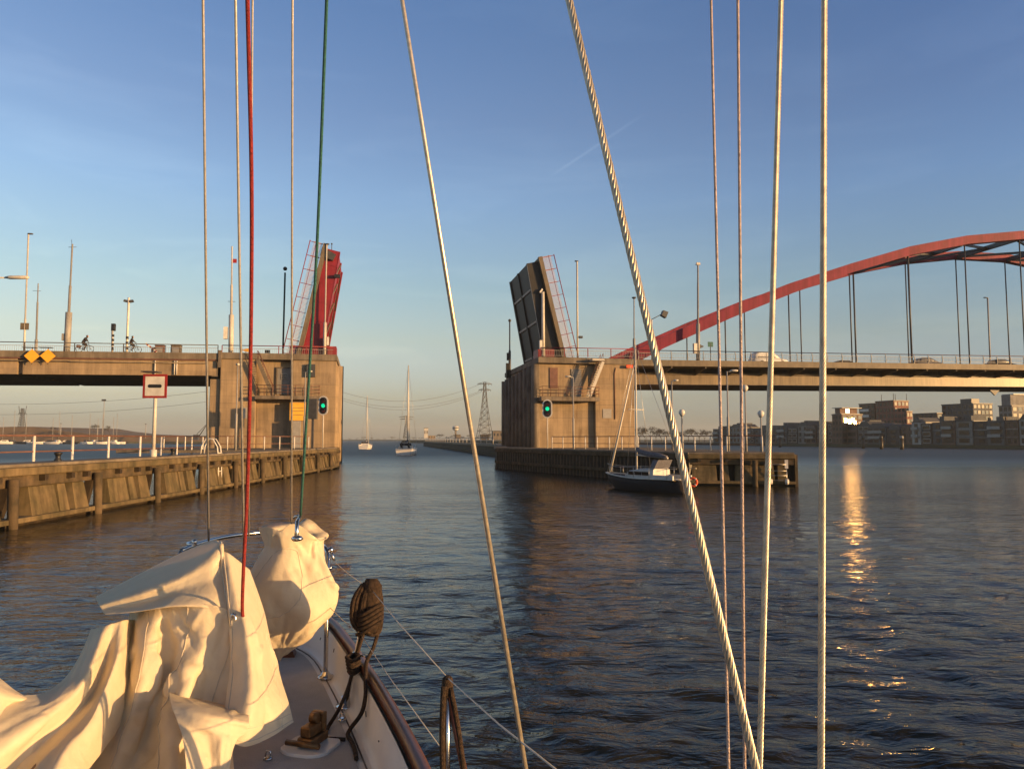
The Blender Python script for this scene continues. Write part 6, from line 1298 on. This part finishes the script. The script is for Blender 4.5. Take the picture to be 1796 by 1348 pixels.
CT = [[(160, 1104, 4.6), (180, 1099, 4.48), (200, 1094, 4.55), (225, 1088, 4.4), (250, 1086, 4.6)],
      [(140, 1150, 4.42), (165, 1150, 4.14), (185, 1155, 4.4), (212, 1150, 4.08), (245, 1150, 4.45)],
      [(112, 1190, 4.24), (140, 1200, 3.94), (165, 1210, 4.22), (192, 1205, 3.88), (235, 1210, 4.28)],
      [(76, 1214, 4.12), (97, 1240, 3.76), (130, 1255, 4.02), (162, 1265, 3.64), (210, 1270, 4.02)],
      [(30, 1221, 4.02), (52, 1270, 3.60), (86, 1295, 3.86), (122, 1310, 3.44), (175, 1320, 3.8)],
      [(-20, 1230, 3.92), (0, 1310, 3.46), (40, 1340, 3.7), (86, 1360, 3.3), (135, 1370, 3.62)],
      [(-90, 1250, 3.8), (-60, 1360, 3.36), (-10, 1400, 3.54), (40, 1410, 3.15), (95, 1420, 3.45)]]
CF = [[(-60, 1160, 4.0), (-15, 1180, 3.95), (8, 1196, 3.95), (28, 1212, 4.0)], [(-60, 1190, 3.75), (-20, 1205, 3.72), (12, 1215, 3.8), (45, 1224, 3.9)], [(-60, 1240, 3.65), (-25, 1240, 3.66), (-3, 1238, 3.72), (14, 1236, 3.8)], [(-60, 1300, 3.6), (-30, 1290, 3.6), (-8, 1275, 3.66), (3, 1262, 3.7)]]
def creases(X, specs, amp=1.0):
    """sharp tent-shaped creases: (u, v, du, dv, half width in metres, height in metres) along the normal"""
    n, m, _ = X.shape; gu = np.gradient(X, axis=0); gv = np.gradient(X, axis=1); N_ = np.cross(gv, gu); N_ /= np.linalg.norm(N_, axis=-1, keepdims=True)+1e-9
    H = np.zeros((n, m))
    for (u0, v0, u1, v1, w, h) in specs:
        ii = int(np.clip(u0, 0, 1)*(n-1)), int(np.clip(v0, 0, 1)*(m-1)); jj = int(np.clip(u1, 0, 1)*(n-1)), int(np.clip(v1, 0, 1)*(m-1)); A_, B_ = X[ii], X[jj]; d = B_-A_; l2 = (d@d)+1e-9
        t = np.clip(((X-A_)@d)/l2, -.15, 1.15); dist = np.linalg.norm(X-(A_+t[..., None]*d), axis=-1); tp = np.clip(1-abs(2*t-1)**3, 0, 1)
        H += h*np.clip(1-dist/(w*(.35+.65*t)), 0, 1)*np.maximum(tp, .15)
    return X-N_*H[..., None]*amp*.72
def rnd_creases(seed, k, ang, spread, ln, w, h):
    r = np.random.default_rng(seed); out = []
    for _ in range(k):
        u, v = r.uniform(0, 1, 2); a = ang+r.normal(0, spread); L_ = ln*r.uniform(.5, 1.4); out.append((u, v, u+L_*math.cos(a), v+L_*math.sin(a), w*r.uniform(.6, 1.5), h*r.uniform(.4, 1.2)*r.choice((1, 1, -1))))
    return out
def crumple(C, n, m, seed, c1=(.10, .12), c2=(.015, .03), g1=.012, g2=.09, cn=(18, 14), floor=None, n1=.02, n2=.0015, bend=.15, cr=None):
    """a coarse net with surplus cloth (broad folds), sharp creases, then a fine relaxed net (small wrinkles)"""
    A_ = relax(upsample(C, *cn), c1, 120, g1, seed, n1, bend=bend, floor=floor); X = upsample(A_, n, m)
    if cr: X = creases(X, cr)
    return relax(X, c2, 40, g2, seed+50, n2, bend=.3, floor=floor)
FLO = ZD+.012
def flat(C, f): return [[(u, v, np.mean([q_[2] for q_ in r])+(Y-np.mean([q_[2] for q_ in r]))*f) for u, v, Y in r] for r in C]
B1 = B1[:1]+flat(B1[1:], .34); CT = flat(CT, .5); CT = [[(u, v, Y+(0, 0, 0, .22, .75)[c]*max(0, 1-r/5)) for c, (u, v, Y) in enumerate(row)] for r, row in enumerate(CT)]
def pxc(u0, v0, u1, v1, w, h):      # crease endpoints measured on the heap, as net coordinates
    f = lambda u, v: ((v-1066)/319, (u-np.interp(v, [1070, 1172, 1232, 1385], [230, 222, 202, 122]))/(np.interp(v, [1070, 1172, 1385], [418, 408, 404])-np.interp(v, [1070, 1172, 1232, 1385], [230, 222, 202, 122])))
    return (*f(u0, v0), *f(u1, v1), w, h)
CR1 = [pxc(*c) for c in ((250, 1085, 276, 1165, .10, .05), (276, 1165, 225, 1172, .07, .04), (276, 1165, 262, 1260, .10, .07), (228, 1185, 258, 1255, .08, -.05), (315, 1100, 352, 1180, .07, -.035), (352, 1180, 392, 1245, .06, .035), (320, 1190, 300, 1240, .09, .06), (300, 1240, 322, 1330, .10, .06), (262, 1260, 215, 1340, .09, .05), (352, 1180, 320, 1195, .07, .04), (290, 1100, 300, 1180, .08, -.05), (245, 1270, 275, 1340, .09, -.06), (385, 1110, 370, 1190, .05, .025), (190, 1265, 170, 1350, .06, .03))]
for nm, C, n, m, fy, kw in (('front_drape', B1, 130, 100, FY, dict(c1=(.03, .075), seed=1, cn=(17, 15), cr=CR1+rnd_creases(1, 26, .5, .9, .28, .05, .016))), ('side_drape', B2, 110, 64, FY, dict(c1=(.02, .04), seed=2, cn=(14, 9), g1=.03, cr=rnd_creases(2, 12, .0, .7, .35, .06, .018))),
        ('bottom_fold', B3, 70, 60, FY, dict(c1=(.04, .05), seed=3, cn=(10, 9), g1=.04, cr=rnd_creases(3, 9, .3, .6, .35, .05, .02))), ('folded_flap', FA, 80, 90, FY, dict(c1=(.01, .03), seed=4, cn=(16, 13), g1=.06, n1=.008, cr=rnd_creases(4, 9, .9, .5, .25, .05, .014))),
        ('trailing_drape', CT, 120, 90, .825, dict(c1=(.02, .06), seed=5, cn=(14, 15), g1=.04, n1=.01, cr=rnd_creases(5, 14, .05, .25, .5, .06, .022))), ('trailing_corner', CF, 40, 40, .82, dict(c1=(.03, .05), seed=6, cn=(8, 8), g1=.04))):
    X = crumple(net(C, fy), n, m, floor=FLO if not nm.startswith('trailing') else None, **kw); o = sheet_obj(nm, X, sailm, SAIL, origin=so)
    if nm == 'front_drape':     # stitched seams following the cloth
        for row in (20, 52, 84): q = MB(); q.tube([X[k, row]-np.array(so)+np.array((0, -.003, .002)) for k in range(2, n-2)], .0022, 5); q.build('seam', hem, o)
    if nm == 'side_drape':
        for col in (5, 54):
            q = MB(); q.tube([X[k, col]-np.array(so)+np.array((0, -.003, .001)) for k in range(1, n-1)], .0022, 5); q.build('seam', hem, o)
        for row in (n-5, n-12): q = MB(); q.tube([X[row, k]-np.array(so)+np.array((0, -.003, .001)) for k in range(1, m-1)], .0022, 5); q.build('seam', hem, o)
    if nm == 'folded_flap':
        q = MB(); q.tube([X[66, k]-np.array(so)+np.array((0, -.003, 0)) for k in range(2, m-1)], .0024, 5); q.build('seam', hem, o)
        q = MB(); q.tube([X[k, m-1]-np.array(so)+np.array((.0, -.004, 0)) for k in range(20, 62)], .006, 6); q.build('bolt_rope', hem, o)
# tape from the flap down to the shackle
q = MB(); P = [atY(388, 953, 4.0), atY(391, 990, 3.93), atY(397, 1040, 3.86), atY(405, 1080, 3.74), atY(412, 1094, 3.72)]; P = crv([tuple(p-so) for p in P], 6); q.loft([[p+np.array(v) for v in ((-.012, 0, 0), (0, -.012, 0), (.012, 0, 0), (0, .006, 0))] for p in P]); q.build('luff_tape', sailm, SAIL)
# tied bundle round the forestay
bn = atZ(500, 1150, ZD); BUN = thing('sail_bundle', bn, 0, 'wrinkled cream sail bundle tied at the bow rail under the green shackle', 'sail')
prof = [(462, 566, 917, 4.9), (464, 566, 930, 4.9), (467, 562, 948, 4.9), (468, 562, 962, 4.9), (453, 567, 990, 4.88), (440, 576, 1020, 4.85), (439, 581, 1046, 4.83), (443, 577, 1072, 4.82), (452, 560, 1098, 4.82), (466, 532, 1122, 4.84), (478, 505, 1143, 4.86), (484, 492, 1150, 4.88)]
rg = []
for (ul, ur, v, Y) in prof:
    a, b = atY(ul, v, Y), atY(ur, v, Y); c = (a+b)/2; hw = (b-a).length/2; row = []
    for k in range(26):
        an = 2*math.pi*k/26; w = 1+.06*math.sin(3*an+v*.02)+.05*math.sin(5*an-v*.035); zt_ = 0
        if v < 940: uu = (ul+ur)/2+(ur-ul)/2*math.cos(an); vt_ = np.interp(uu, [464, 470, 505, 512, 518, 529, 545, 566], [925, 921, 921, 932, 917, 914, 927, 945]); zt_ = (917-vt_)*Y/1300*(1 if v < 920 else .55)
        row.append((c.x+hw*w*math.cos(an), c.y+.82*hw*w*math.sin(an), c.z+zt_))
    rg.append(row)
Cn = np.array(rg); nn = 120; mm = 132
Xp = upsample(np.concatenate([Cn[:, -3:], Cn, Cn[:, :3]], 1), nn, int(mm*(26+6-1)/26)+1); s_ = int(3*(Xp.shape[1]-1)/31); X = Xp[:, s_:s_+mm]
def relax_tube(X, **kw):
    pad = 8; Y_ = np.concatenate([X[:, -pad:], X, X[:, :pad]], 1); Y_ = relax(Y_, **kw); return Y_[:, pad:-pad]
Xc = np.concatenate([X[:, -24:], X, X[:, :24]], 1)[::6, ::6]; Xc = relax(Xc, (.02, .10), 140, .012, 9, .012, bend=.2)
Xf = upsample(Xc, nn, (Xc.shape[1]-1)*6+1); X = Xf[:, 24:24+mm]
X = creases(X, rnd_creases(8, 34, .15, .5, .32, .045, .034)+[(.95, .80, .5+.04*k, .62+.045*k, .04, .028) for k in range(8)])
X = relax_tube(X, ex=(.012, .03), it=40, goal=.08, seed=59, noise=.0015, bend=.3)
top = np.repeat(X[:1].mean(1, keepdims=True), X.shape[1], 1); top[..., 2] -= .05
X = np.concatenate([X[:1]*.5+top*.5, X], 0); X = np.concatenate([X, np.repeat(X[-1:].mean(1, keepdims=True), X.shape[1], 1)], 0)
X[:, -1] = (X[:, -2]+X[:, 0])/2
BC = sheet_obj('bundle_cloth', X, sailm, BUN, origin=bn, closed=True)
ring = []
for k in range(40):
    a = 2*math.pi*k/40; i_, j_ = int(nn*(.46+.20*math.sin(a))), int(mm*(.735+.105*math.cos(a)-.02*math.sin(a))); p_ = X[i_, j_]; c_ = X[i_].mean(0); o_ = p_-c_; ring.append(tuple(p_+o_/np.linalg.norm(o_)*.002-np.array(bn)))
q = MB(); q.tube(ring, .0024, 5, closed=True); q.build('seam', hem, BC)
# closed seam only; the round tone inside is the rope coil's cast shadow
# ---------------------------------------------------------------- air
def build_haze():
    b = MB(); E = 5300; b.box(-E, E, -E, E, -5, 90); m = bpy.data.materials.new('haze_air'); m.use_nodes = True; nt = m.node_tree
    nt.nodes.remove(nt.nodes['Principled BSDF']); v = nt.nodes.new('ShaderNodeVolumePrincipled'); v.inputs['Density'].default_value = HAZE; v.inputs['Color'].default_value = (.74, .82, .88, 1); v.inputs['Anisotropy'].default_value = 0
    nt.links.new(v.outputs[0], nt.nodes['Material Output'].inputs['Volume']); o = b.build('haze', m); o['kind'] = 'stuff'
HAZE = .00019
build_haze()
